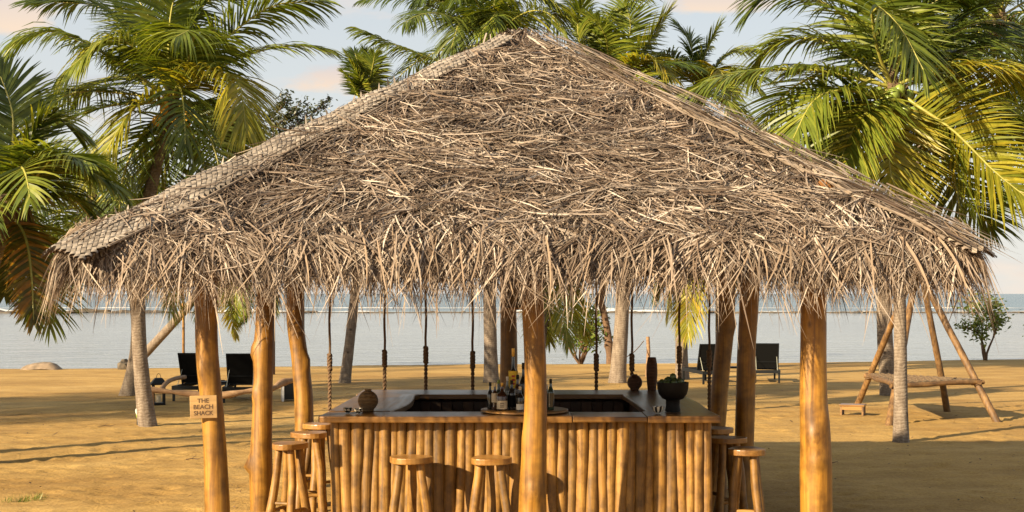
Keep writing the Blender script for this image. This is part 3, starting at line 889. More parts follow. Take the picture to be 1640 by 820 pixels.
# woven palm caps over the four hips
def hip_cap(sx, sy, front_w, back_w, cell, seed, mat='weave'):
    r = np.random.default_rng(seed)
    c = np.array([sx * HALF, sy * HALF, EAVE]); a = np.array([0, 0, APEX])
    u = c - a; Lh = np.linalg.norm(u); u = u / Lh
    # the two faces that meet at this hip
    fA = faces[0] if sy < 0 else faces[2]
    fB = faces[1] if sx > 0 else faces[3]
    def dirs(f):
        d = np.cross(f[2], u); d = d / np.linalg.norm(d)
        # pointing into the face, away from the hip
        mid = (f[0] * Ls * 0.7)
        return d if np.dot(d, mid - u * np.dot(mid, u)) > 0 else -d
    dA, dB = dirs(fA), dirs(fB)
    nA, nB = fA[2], fB[2]
    def place(uu, vv, lift):
        uu = np.asarray(uu, float); vv = np.asarray(vv, float)
        k = np.clip(vv / 0.12 * 0.5 + 0.5, 0, 1)[..., None]
        n = nrm(nA * k + nB * (1 - k))
        side = np.where(vv[..., None] > 0, dA * np.abs(vv)[..., None], dB * np.abs(vv)[..., None])
        rnd = 0.045 * np.exp(-(vv / 0.09) ** 2)[..., None]
        wav = 0.010 * np.sin(uu * 7 + seed)[..., None] + 0.02 * np.sin(np.pi * np.clip(uu / Lh, 0, 1))[..., None]
        return a + u * uu[..., None] + side + n * (np.asarray(lift)[..., None] + 0.075 + wav) - rnd * np.array([0, 0, 0.5])
    u0, u1 = 0.22, Lh + 0.06
    # backing sheet
    nu, nv = 60, 9
    UU = np.linspace(u0, u1, nu)
    V, Q = [], []
    for i, uu in enumerate(UU):
        k = 0.42 + 0.58 * (uu / Lh)
        for j in range(nv):
            vv = -back_w * k + (front_w + back_w) * k * j / (nv - 1)
            V.append(place(uu, vv, -0.010))
    for i in range(nu - 1):
        for j in range(nv - 1):
            b = i * nv + j
            Q.append((b, b + 1, b + nv + 1, b + nv))
    V = [np.asarray(x).reshape(3) for x in V]
    o = len(V)
    # plaits at a slant to the hip
    cs, sn = math.cos(R(45)), math.sin(R(45))
    m = int((u1 - u0) / cell * 1.5)
    Vp, Qp = [], []
    for i in range(-m, m):
        for j in range(-m, m):
            pa, pb = i * cell, j * cell
            uu, vv = u0 + (pa + pb) * cs, (pb - pa) * cs
            if uu < u0 or uu > u1: continue
            k = 0.42 + 0.58 * (uu / Lh)
            if vv > front_w * k + cell * 0.3 or vv < -back_w * k - cell * 0.3: continue
            along_a = (i + j) % 2 == 0
            hl, hwid = cell * 0.80, cell * 0.42 * r.uniform(0.88, 1.05)
            j1, j2 = r.normal(0, 0.05), r.normal(0, 0.002)
            pts = []
            for tt_, zz_ in ((-1, -0.009), (-0.5, 0.007), (0.5, 0.007), (1, -0.009)):
                for ww_ in (-1, 1):
                    if along_a: qa, qb = pa + tt_ * hl, pb + ww_ * hwid + j1 * tt_ * cell
                    else: qa, qb = pa + ww_ * hwid + j1 * tt_ * cell, pb + tt_ * hl
                    pts.append((u0 + (qa + qb) * cs, (qb - qa) * cs, zz_ + j2 + 0.004))
            b = o + len(Vp)
            for x in pts: Vp.append(place(x[0], x[1], x[2]).reshape(3))
            Qp += [(b, b + 1, b + 3, b + 2), (b + 2, b + 3, b + 5, b + 4), (b + 4, b + 5, b + 7, b + 6)]
    # loose tips that stick up along the crest and teeth along the lower edge
    for i in range(40):
        uu = r.uniform(1.4, u1); k = 0.42 + 0.58 * (uu / Lh)
        up = r.random() < 0.55
        if up:
            vv = r.uniform(-0.12, 0.03); p0 = place(uu, vv, 0.0).reshape(3)
            d = np.array([r.normal(0, 0.25), r.normal(0, 0.25), 1.0]) ; L = r.uniform(0.03, 0.09)
        else:
            vv = front_w * k; p0 = place(uu, vv - 0.03, 0.01).reshape(3)
            d = dA * 1.0 + u * r.normal(0, 0.5) + nA * r.uniform(0, 0.3); L = r.uniform(0.05, 0.11)
        d = d / np.linalg.norm(d); wv = nrm(np.cross(d, nA)) * r.uniform(0.006, 0.013)
        b = o + len(Vp)
        Vp += [p0 - wv, p0 + wv, p0 + d * L * 0.6 + wv * 0.7, p0 + d * L * 0.6 - wv * 0.7, p0 + d * L + wv * 0.1, p0 + d * L - wv * 0.1]
        Qp += [(b, b + 1, b + 2, b + 3), (b + 3, b + 2, b + 4, b + 5)]
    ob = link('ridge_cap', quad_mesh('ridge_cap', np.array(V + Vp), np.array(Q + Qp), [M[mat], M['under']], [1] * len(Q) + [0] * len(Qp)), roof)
    # long thin midribs lashed beside the cap
    for q_, (off, rr, a0, a1) in enumerate(((front_w + 0.05, 0.009, 0.4, 0.97), (front_w + 0.09, 0.007, 0.1, 0.72), (front_w - 0.06, 0.006, 0.45, 0.75))):
        mb = MB(); pts = []
        for i in range(9):
            uu = Lh * (a0 + (a1 - a0) * i / 8)
            pts.append(place(np.array(uu), np.array((off) * (0.42 + 0.58 * uu / Lh) + 0.02 * math.sin(i * 1.3 + seed + q_)), np.array(0.012)).reshape(3))
        mb.tube(pts, [rr * (0.6 + 0.5 * i / 8) for i in range(9)], 5)
        mb.obj('lashed_rib', M['rib'], roof, True)
    return ob
lab = hip_cap(-1, -1, 0.30, 0.22, 0.034, 1)
lab['label'] = 'pale wide woven palm cap on the hip above the signed post'
hip_cap(1, -1, 0.12, 0.2, 0.042, 2, 'weave_grey')
hip_cap(1, 1, 0.2, 0.2, 0.06, 3)
hip_cap(-1, 1, 0.2, 0.2, 0.06, 4)
# long leaves lashed along the other front hip
r = np.random.default_rng(19)
n = 620
uh = np.array([HALF, -HALF, EAVE - APEX]); Lh_ = np.linalg.norm(uh); uh = uh / Lh_
nf = nrm(faces[0][2] + faces[1][2])
df = np.cross(faces[0][2], uh); df = df / np.linalg.norm(df); df = df if df[0] < 0 else -df
uu = r.uniform(0.15, Lh_ - 0.15, n); vv = r.uniform(-0.08, 0.17, n)
p0 = np.array([0, 0, APEX]) + uh * uu[:, None] + df * vv[:, None] + nf * (0.085 + 0.02 * np.sin(np.pi * uu / Lh_) + r.uniform(0, 0.03, n))[:, None]
d = nrm(uh + df * r.normal(0.03, 0.13, n)[:, None] + nf * r.normal(0, 0.02, n)[:, None])
L = r.uniform(0.2, 0.65, n); tt = np.linspace(0, 1, 4)[None, :, None]
c = p0[:, None] + tt * L[:, None, None] * d[:, None] - tt ** 2 * np.array([0, 0, 0.015])
wv = nrm(np.cross(d, nf) + nf * r.normal(0, 0.3, n)[:, None]) * r.uniform(0.004, 0.011, n)[:, None]
v, q = ribbons(c, np.repeat(wv[:, None], 4, 1) * np.array([0.7, 1, 0.8, 0.15])[None, :, None])
tagged(link('hip_leaves', quad_mesh('hip_leaves', v, q, M['thatch']), roof), None, None, None, 'stuff')
# bundled leaves over the apex
r = np.random.default_rng(9)
n = 420
ang = r.uniform(0, 2 * math.pi, n)
d = np.stack([np.cos(ang), np.sin(ang) , -slope + r.normal(-0.1, 0.12, n)], -1)
d = nrm(d)
p0 = np.stack([r.normal(0, 0.09, n), r.normal(0, 0.05, n), APEX - 0.02 + r.uniform(0, 0.07, n)], -1)
tt = np.linspace(0, 1, 4)[None, :, None]
L = r.uniform(0.2, 0.5, n)
c = p0[:, None] + tt * L[:, None, None] * d[:, None] + tt ** 2 * np.array([0, 0, -0.05])
wv = nrm(np.cross(d, [0, 0, 1.0])) * r.uniform(0.004, 0.009, n)[:, None]
v, q = ribbons(c, np.repeat(wv[:, None], 4, 1) * np.array([0.8, 1, 0.8, 0.15])[None, :, None])
tagged(link('apex_cap', quad_mesh('apex_cap', v, q, M['thatch']), roof), None, None, None, 'stuff')

# ------------------------------------------------------------------ bar counter
BF, BB, BL, BR, BT = 10.95, 13.72, -1.41, 1.52, 1.10     # log faces and top height
bar = thing('bar_counter', 'square bar counter faced with upright golden logs under a glossy wooden top', 'bar', (0, BF, 0))
def rb(p): return Vector(p) - Vector((0, BF, 0))
logs = []
for k in range(9):
    rr = random.Random(k + 50)
    mb = MB(); zs = [1.04 * i / 9 for i in range(10)]
    kz = rr.uniform(0.2, 0.9)
    mb.tube([(0.02 * noise.noise((k * 5.3, z * 1.6, 0)), 0.010 * noise.noise((0, k * 3.3, z * 2)), z) for z in zs],
            [1.0 * (1 + 0.10 * noise.noise((k * 2.2, z * 2.2, 4)) - 0.08 * z) * 0.058 for z in zs], 10, 0, True,
            log_rfun(k + 20, [(kz, rr.uniform(3.6, 5.8), 0.16, 0.035)], None, zs, 0.06))
    logs.append(mb.mesh('log', M['log'], True))
def log_row(x0, y0, x1, y1, seed, rz):
    rr = random.Random(seed)
    d = Vector((x1 - x0, y1 - y0)); L = d.length; d.normalize()
    s = 0.0
    while s < L:
        w = rr.uniform(0.076, 0.112)
        k = w / 0.108
        o = link('log', logs[rr.randrange(9)], bar, rb((x0 + d.x * (s + w / 2), y0 + d.y * (s + w / 2) + rr.uniform(-0.008, 0.008), -0.02)))
        o.scale = (k, min(k, 1.05), 1.025)
        o.rotation_euler = (R(rr.uniform(-0.3, 0.3)), R(rr.uniform(-0.6, 0.6)), rz + R(rr.uniform(-35, 35)))
        s += w * 0.79
log_row(BL, BF, BR, BF, 1, 0)
log_row(BL + 0.03, BF + 0.13, BL + 0.03, BB, 2, -math.pi / 2)
log_row(BR - 0.03, BF + 0.13, BR - 0.03, BB, 3, math.pi / 2)
log_row(BL + 0.1, BB, BR - 0.1, BB, 4, math.pi)
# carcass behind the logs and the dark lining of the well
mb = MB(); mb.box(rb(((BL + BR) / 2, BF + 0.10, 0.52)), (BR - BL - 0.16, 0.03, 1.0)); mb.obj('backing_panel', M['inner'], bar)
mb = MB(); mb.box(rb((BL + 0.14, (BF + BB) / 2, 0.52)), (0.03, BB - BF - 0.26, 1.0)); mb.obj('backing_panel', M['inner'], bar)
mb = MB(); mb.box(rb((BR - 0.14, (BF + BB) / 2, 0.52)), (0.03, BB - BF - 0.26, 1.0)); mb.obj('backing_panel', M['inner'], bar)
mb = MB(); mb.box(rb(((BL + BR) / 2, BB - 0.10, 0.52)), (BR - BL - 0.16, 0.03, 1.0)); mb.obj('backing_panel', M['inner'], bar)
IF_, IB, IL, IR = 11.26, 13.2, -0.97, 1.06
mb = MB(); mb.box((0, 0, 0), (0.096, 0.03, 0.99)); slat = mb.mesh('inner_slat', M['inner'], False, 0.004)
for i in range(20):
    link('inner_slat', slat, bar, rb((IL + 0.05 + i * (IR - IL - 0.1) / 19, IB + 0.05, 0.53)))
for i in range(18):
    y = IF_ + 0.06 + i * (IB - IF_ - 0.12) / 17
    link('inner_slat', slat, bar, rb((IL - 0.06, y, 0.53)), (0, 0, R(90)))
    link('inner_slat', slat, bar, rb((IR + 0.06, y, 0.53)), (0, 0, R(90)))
# top: slabs with slightly wandering live edges
def slab(name, outline, z0, z1, mat, bev=0.008, parent=bar):
    n = len(outline)
    mb = MB()
    mb.add([rb((x, y, z0)) for x, y in outline] + [rb((x, y, z1)) for x, y in outline],
           [tuple(range(n - 1, -1, -1)), tuple(range(n, 2 * n))] + [(i, (i + 1) % n, n + (i + 1) % n, n + i) for i in range(n)])
    return mb.obj(name, mat, parent, False, bev)
def edge(x0, y0, x1, y1, n, amp, seed):
    out = []
    for i in range(n + 1):
        k = i / n
        w = amp * noise.noise((k * 4 + seed, seed * 3.3, 0)) * (1 if 0 < i < n else 0)
        dx, dy = x1 - x0, y1 - y0; L = math.hypot(dx, dy)
        out.append((x0 + dx * k - dy / L * w, y0 + dy * k + dx / L * w))
    return out
FX0, FX1, FY0 = -1.50, 1.615, 10.80
s1, s2 = (917 - 820) * 10.8 / FPX, (1037 - 820) * 10.8 / FPX
ZT0, ZT1 = BT - 0.048, BT
slab('top_slab', edge(FX0, FY0 + 0.03, FX0 + 0.05, FY0, 1, 0, 1)[:1] + edge(FX0 + 0.05, FY0, s1 - 0.002, FY0, 14, 0.012, 2) + edge(s1 - 0.002, IF_, FX0 + 0.02, IF_, 14, 0.02, 3), ZT0, ZT1, M['top_x'])
slab('top_slab', edge(s1 + 0.002, FY0 + 0.006, s2 - 0.002, FY0 + 0.004, 6, 0.006, 4) + edge(s2 - 0.002, IF_ - 0.01, s1 + 0.002, IF_ + 0.01, 6, 0.015, 5), ZT0 + 0.002, ZT1 - 0.003, M['top_x'])
slab('top_slab', edge(s2 + 0.002, FY0 - 0.006, FX1, FY0, 6, 0.006, 6) + edge(FX1 - 0.01, IF_, s2 + 0.002, IF_, 6, 0.01, 7), ZT0 - 0.002, ZT1 + 0.002, M['top_x'])
lt = [(FX0 + 0.02, IF_ + 0.003)] + [(IL + 0.13 - 0.14 * (1 - k) ** 1.0 + 0.05 * math.sin(k * 5.2) - (0.05 if k > 0.92 else 0), IF_ + 0.003 + (13.83 - IF_) * k * 1.0) for k in np.linspace(0, 0.70, 14)]
lt += [(IL + 0.10, 13.195), (FX0 + 0.06, 13.195)]
slab('top_slab', lt, ZT0 - 0.001, ZT1 + 0.004, M['top_y'])
slab('top_slab', [(IR + 0.03, IF_ + 0.003), (FX1 - 0.01, IF_ + 0.003), (FX1 + 0.01, 12.2), (FX1 - 0.01, 13.195), (IR - 0.02, 13.195), (IR + 0.01, 12.3)], ZT0 - 0.001, ZT1 - 0.001, M['top_y'])
slab('top_slab', edge(FX0 + 0.03, IB, FX1 - 0.02, IB, 12, 0.012, 8) + edge(FX1 - 0.02, 13.84, FX0 + 0.03, 13.84, 12, 0.02, 9), ZT0, ZT1 - 0.002, M['top_x'])

# ------------------------------------------------------------------ stools
def make_stool(seed, loc, rz, label, group, nleg=4):
    rr = random.Random(seed)
    t = thing('bar_stool', label, 'stool', loc, rz, group)
    H = 0.81
    n = 28
    out = []
    for i in range(n):
        a = 2 * math.pi * i / n
        rad = 0.152 * (1 + 0.07 * math.cos(3 * a + seed) + 0.05 * math.cos(2 * a + seed * 2))
        out.append((rad * math.cos(a) * 1.06, rad * math.sin(a)))
    mb = MB()
    mb.add([(x, y, H - 0.047) for x, y in out] + [(x, y, H) for x, y in out],
           [tuple(range(n - 1, -1, -1)), tuple(range(n, 2 * n))] + [(i, (i + 1) % n, n + (i + 1) % n, n + i) for i in range(n)])
    mb.obj('seat', M['seat'], t, False, 0.007)
    legs = []
    for i in range(nleg):
        a = 2 * math.pi * (i + 0.5) / nleg + rr.uniform(-0.15, 0.15)
        tp = Vector((0.085 * math.cos(a), 0.085 * math.sin(a), H - 0.045))
        bt = Vector((0.19 * math.cos(a), 0.19 * math.sin(a), -0.03))
        legs.append((tp, bt))
        pole('leg', bt, tp, rr.uniform(0.036, 0.041), rr.uniform(0.031, 0.036), M['log'], t, seed * 3 + i, 8, 10, 0.012)
    for i in range(nleg):
        if nleg == 4 and i == 3: continue
        k = 0.36 + 0.08 * (i % 2)
        a = legs[i][1].lerp(legs[i][0], k); b = legs[(i + 1) % nleg][1].lerp(legs[(i + 1) % nleg][0], k)
        pole('stretcher', a, b, 0.016, 0.015, M['log'], t, seed + i, 5, 8, 0.006)
    return t
GS = 'log-legged bar stools round the bar'
def stool_at(px, py, seed, rz, label, nleg=3):
    D = (CAMZ - 0.81) * FPX / (py - HOR)
    make_stool(seed, ((px - 820) * D / FPX, D, 0), rz, label, GS, nleg)
stool_at(657, 731, 1, R(32), 'log-legged bar stool in front of the bar, farther from the centre post', 3)
stool_at(786, 732, 2, R(26), 'log-legged bar stool in front of the bar, close beside the centre post', 3)
stool_at(463, 709, 3, R(70), 'log-legged bar stool on the sign side of the bar, first from its front corner', 4)
stool_at(496, 692, 4, R(10), 'log-legged bar stool on the sign side of the bar, second from its front corner', 4)
stool_at(512, 678, 5, R(40), 'log-legged bar stool on the sign side of the bar, third from its front corner', 4)
stool_at(1196, 718, 6, R(75), 'log-legged bar stool by the fruit bowl end, first from the bar front corner', 4)
stool_at(1164, 700, 7, R(20), 'log-legged bar stool by the fruit bowl end, second from the bar front corner', 4)
stool_at(1147, 685, 8, R(50), 'log-legged bar stool by the fruit bowl end, third from the bar front corner', 4)

# ------------------------------------------------------------------ things on the bar
def bar_at(px, py, z=BT):
    D = (CAMZ - z) * FPX / (py - HOR)
    return Vector(((px - 820) * D / FPX, D, z))
def lathe_thing(name, prof, mat, loc, label, cat, group=None, seg=28):
    mb = MB(); mb.lathe(prof, seg)
    return tagged(mb.obj(name, mat, None, True, 0, loc), label, cat, group)
def sphere_prof(rx, h, neck, neck_h, base):
    out = [(0.0, 0.0), (base, 0.0)]
    for i in range(1, 15):
        a = math.pi * i / 15
        r_ = math.sin(a) * rx; z = h / 2 - math.cos(a) * h / 2
        if i < 4 and r_ < base: continue
        if i > 7 and r_ < neck: break
        out.append((r_, z))
    z = out[-1][1]
    out += [(neck, z + 0.006), (neck, z + neck_h), (neck * 0.8, z + neck_h), (neck * 0.75, z + neck_h * 0.3), (0, z + neck_h * 0.3)]
    return out
def sit(p, dz=0.005): return Vector((p.x, p.y, p.z + dz))
lathe_thing('basket_vase', sphere_prof(0.082, 0.165, 0.027, 0.018, 0.045), M['basket'], sit(bar_at(589.5, 659)), 'tan ribbed round basket vase beside two small inlaid bowls', 'vase')
lathe_thing('basket_vase', sphere_prof(0.075, 0.15, 0.026, 0.012, 0.04), M['basket_red'], sit(bar_at(1016.5, 624.5), -0.001), 'small round russet ribbed vase next to the tall one', 'vase')
lathe_thing('tall_vase', [(0, 0), (0.042, 0), (0.050, 0.08), (0.056, 0.17), (0.053, 0.25), (0.040, 0.325), (0.036, 0.325), (0.036, 0.30), (0, 0.30)], M['basket_red'], sit(bar_at(1044, 625), -0.001), 'tall slim russet ribbed vase on the bar', 'vase')
def bowl_prof(r_, h, base, th=0.004):
    o = [(0, 0), (base, 0), (base, 0.006)]
    for i in range(1, 8):
        a = i / 7
        o.append((base + (r_ - base) * math.sin(a * math.pi / 2) ** 0.9, 0.006 + (h - 0.006) * (1 - math.cos(a * math.pi / 2)) ** 0.85))
    o += [(r_ - th, h), ((base + r_) / 2, h * 0.35), (0, 0.012)]
    return o
lathe_thing('inlaid_bowl', bowl_prof(0.036, 0.042, 0.015), M['inlay'], sit(bar_at(557, 662)), 'small bowl with cream and black inlay, the paler of two by the round vase', 'bowl')
o = lathe_thing('inlaid_bowl', bowl_prof(0.034, 0.04, 0.015), M['inlay'], sit(bar_at(573.5, 663)), 'small dark inlaid bowl touching the base of the tan round vase', 'bowl')
lathe_thing('striped_bowl', bowl_prof(0.045, 0.055, 0.018), M['stripes'], sit(bar_at(1053.5, 663)), 'small black and cream striped bowl beside the black fruit bowl', 'bowl')
# black pedestal bowl with limes
fb = thing('pedestal_bowl', 'matte black pedestal fruit bowl standing on the bar corner', 'bowl', sit(bar_at(1077.5, 660)))
mb = MB(); mb.lathe([(0, 0), (0.062, 0), (0.062, 0.012), (0.055, 0.05), (0.056, 0.095), (0.06, 0.1), (0, 0.1)], 30); mb.obj('foot', M['bowl'], fb, True)
mb = MB(); mb.lathe([(0.05, 0.09), (0.085, 0.105), (0.112, 0.14), (0.125, 0.185), (0.128, 0.235), (0.120, 0.235), (0.115, 0.19), (0.095, 0.14), (0, 0.12)], 32); mb.obj('basin', M['bowl'], fb, True)
bm = bmesh.new(); bmesh.ops.create_uvsphere(bm, u_segments=16, v_segments=10, radius=0.027)
for v in bm.verts: v.co.z *= 1.12
for f in bm.faces: f.smooth = True
lime_me = bpy.data.meshes.new('lime'); bm.to_mesh(lime_me); bm.free(); lime_me.materials.append(M['lime'])
rr = random.Random(2)
c0 = fb.location
for (x, y, z) in ((0.0, -0.02, 0.278), (-0.05, -0.03, 0.247), (-0.03, 0.04, 0.25), (0.045, -0.05, 0.243), (0.07, 0.02, 0.236), (-0.085, 0.01, 0.232), (0.02, 0.06, 0.245),
                  (0.0, -0.08, 0.234), (-0.05, -0.075, 0.229), (0.0, 0.0, 0.226), (0.03, 0.0, 0.2), (-0.03, 0.0, 0.2), (0.0, 0.05, 0.2), (0.07, -0.04, 0.2), (-0.07, -0.02, 0.19), (-0.05, 0.06, 0.2), (0.06, 0.06, 0.2), (0, 0, 0.17), (0.05, 0.0, 0.165), (-0.05, 0.02, 0.165), (0, -0.05, 0.17), (0, 0.05, 0.165)):
    o = link('lime', lime_me, None, c0 + Vector((x, y, z)), (rr.uniform(0, 3), rr.uniform(0, 3), 0))
    tagged(o, 'green lime heaped in the black pedestal bowl', 'lime', 'limes in the black bowl')
# round board and bottles
TB = Vector((0.10, 11.22, BT))
mb = MB(); mb.lathe([(0, 0), (0.33, 0), (0.35, 0.006), (0.35, 0.018), (0.34, 0.022), (0, 0.022)], 40)
tagged(mb.obj('serving_board', M['seat'], None, False, 0, TB + Vector((0, 0, 0.003))), 'round wooden board carrying the bottles on the bar', 'board')
TZ = BT + 0.026
def bottle(px, top, D, rad, glass, label, shoulder=0.62, neck=0.32, lab=None, cap=M['black'], labz=(0.15, 0.45), extra=None):
    x = (px - 820) * D / FPX
    H = CAMZ - (top - HOR) * D / FPX - TZ
    t = thing('bottle', label, 'bottle', (x, D, TZ), 0, 'bottles on the round board')
    rn = rad * neck
    mb = MB()
    mb.lathe([(0, 0), (rad * 0.92, 0), (rad, 0.006), (rad, H * shoulder * 0.86), (rad * 0.94, H * shoulder * 0.93), (rad * 0.6, H * (shoulder + 0.06)), (rn * 1.1, H * (shoulder + 0.12)), (rn, H * 0.9), (rn, H * 0.985), (0, H * 0.985)], 18)
    mb.obj('glass', glass, t, True)
    mb = MB(); mb.lathe([(rn * 1.06, H * 0.86), (rn * 1.18, H * 0.865), (rn * 1.18, H), (0, H)], 14); mb.obj('cap', cap, t, True)
    if lab:
        mb = MB(); mb.lathe([(rad + 0.0012, H * labz[0]), (rad + 0.0012, H * labz[1])], 22); l_ = mb.obj('label', lab, t, True)
        if extra:
            mb = MB()
            for zz in (0.2, 0.42, 0.64):
                mb.box((0, -rad - 0.0022, H * (labz[0] + (labz[1] - labz[0]) * (zz + 0.06))), (rad * 0.7, 0.001, H * 0.035))
            mb.obj('label_print', extra, l_)
    return t
bottle(785, 612, 11.20, 0.024, M['glass_dark'], 'slim dark bottle with black cap at the board edge, no label', 0.6, 0.36)
bottle(792.5, 613, 11.12, 0.026, M['glass_brown'], 'brown bottle with a cream label beside the rum-coloured one', 0.6, 0.34, M['paper'], M['paper'], (0.28, 0.62))
bottle(798.5, 608, 11.28, 0.025, M['glass_green'], 'green-necked bottle standing behind the cream-labelled bottles', 0.55, 0.4, None, M['nut_green'])
bottle(804, 613, 11.06, 0.041, M['glass_brown'], 'squat wide brown bottle with a broad cream label', 0.58, 0.26, M['paper'], M['gold'], (0.06, 0.36), M['rock'])
bottle(812.5, 603, 11.30, 0.026, M['glass_grey'], 'smoky clear bottle with white cap behind the squat one', 0.6, 0.36, None, M['paper_white'])
bottle(822, 558, 11.36, 0.038, M['glass_dark'], 'tallest bottle, dark, with a yellow label printed in red', 0.55, 0.30, M['paper_yellow'], M['gold'], (0.33, 0.62), M['red'])
bottle(819.5, 609, 11.10, 0.030, M['glass_dark'], 'dark bottle with a small blue-black label in front of the tallest', 0.62, 0.34, M['fabric'], M['black'], (0.1, 0.5))
bottle(833, 619, 11.05, 0.029, M['glass_dark'], 'short dark bottle with a white rounded label next to the centre post', 0.6, 0.36, M['paper_white'], M['paper'], (0.04, 0.28))
bottle(838, 581, 11.30, 0.034, M['glass_dark'], 'tall dark bottle half behind the centre post', 0.58, 0.30, None, M['black'])
bottle(829, 600, 11.22, 0.027, M['glass_brown'], 'medium brown bottle between the tallest bottle and the post', 0.62, 0.36, None, M['black'])
bottle(876, 617, 11.18, 0.024, M['glass_grey'], 'smoky pale bottle just past the centre post', 0.6, 0.36, None, M['paper_white'])
bottle(882, 607, 11.10, 0.027, M['glass_green'], 'dark green bottle with black cap standing clear of the others', 0.64, 0.36, M['glass_dark'], M['black'], (0.1, 0.55))

# ------------------------------------------------------------------ sign
sg = thing('sign', 'small square wooden sign reading THE BEACH SHACK on a hut post', 'sign', at(330.5, 650, 10.3) + Vector((0, -0.088, 0)))
sg.rotation_euler = (0, R(-1.5), 0)
mb = MB(); mb.box((0, 0, 0), (0.198, 0.026, 0.166)); mb.obj('board', M['sign'], sg, False, 0.004)
for i, (txt, w) in enumerate((('THE', 0.085), ('BEACH', 0.142), ('SHACK', 0.142))):
    cu = bpy.data.curves.new('lettering', 'FONT'); cu.body = txt; cu.align_x = 'CENTER'; cu.align_y = 'CENTER'; cu.size = 0.05; cu.extrude = 0.0006; cu.offset = 0.0008
    tmp = bpy.data.objects.new('tmp', cu); COL.objects.link(tmp)
    dg = bpy.context.evaluated_depsgraph_get()
    me = bpy.data.meshes.new_from_object(tmp.evaluated_get(dg)); me.name = 'lettering'
    bpy.data.objects.remove(tmp); bpy.data.curves.remove(cu)
    me.materials.clear(); me.materials.append(M['letter'])
    xs_ = [v.co.x for v in me.vertices]
    k = w / (max(xs_) - min(xs_))
    o = link('lettering', me, sg, (0, -0.0142, 0.044 - i * 0.045), (R(90), 0, 0), (k, 0.9, 1))

# wooden box hung on the back post (speaker)
sp = thing('hanging_box', 'square wooden box fixed high on the back centre post of the hut', 'box', at(824, 476, 14.71))
mb = MB(); mb.box((0, 0, 0), (0.22, 0.22, 0.26)); mb.obj('case', M['rafter'], sp, False, 0.008)
mb = MB(); mb.box((0, -0.112, 0), (0.18, 0.006, 0.22)); mb.obj('front_panel', M['sheath'], sp)

# ------------------------------------------------------------------ rope swings behind the bar
def twisted(mb, x, z0, z1, rad, tw, strands=2, n=40):
    for s_ in range(strands):
        pts = []
        for i in range(n + 1):
            z = z0 + (z1 - z0) * i / n; a = tw * z + 2 * math.pi * s_ / strands
            pts.append((x + rad * 0.55 * math.cos(a), rad * 0.55 * math.sin(a), z))
        mb.tube(pts, rad * 0.62, 6)
GSW = 'rope swings behind the bar'
def swing(xa, xb, label, kn):
    Y = 14.55
    X0, X1 = (xa - 820) * Y / FPX, (xb - 820) * Y / FPX
    cx = (X0 + X1) / 2
    t = thing('rope_swing', label, 'swing', (cx, Y, 0), 0, GSW)
    for x, k in ((X0 - cx, kn[0]), (X1 - cx, kn[1])):
        zk = CAMZ - (k - HOR) * Y / FPX
        mb = MB(); pts = [(x + 0.004 * math.sin(i * 1.7 + xa), 0, zk + (3.0 - zk) * i / 12) for i in range(13)]
        mb.tube(pts, 0.0125, 6)
        ro = mb.obj('rope', M['rope'], t, True)
        mb = MB(); twisted(mb, x, 0.56, zk - 0.10, 0.019, 75, 2, 50); mb.obj('doubled_rope', M['rope'], ro, True)
        mb = MB(); twisted(mb, x, zk - 0.14, zk + 0.03, 0.026, 60, 3, 16); mb.obj('knot', M['rope'], ro, True)
    mb = MB(); mb.box((0, 0, 0.55), (X1 - X0 + 0.10, 0.24, 0.035)); mb.obj('seat', M['seat'], t, False, 0.006)
swing(528, 616, 'rope swing behind the bar, at its sign-side corner', (572, 566))
swing(682, 757, 'rope swing behind the bar, beside the back centre post near the bottles', (560, 568))
swing(955, 1012, 'rope swing behind the bar, behind the small round russet vase', (572, 572))
swing(1088, 1136, 'rope swing behind the bar, behind the black fruit bowl', (560, 566))

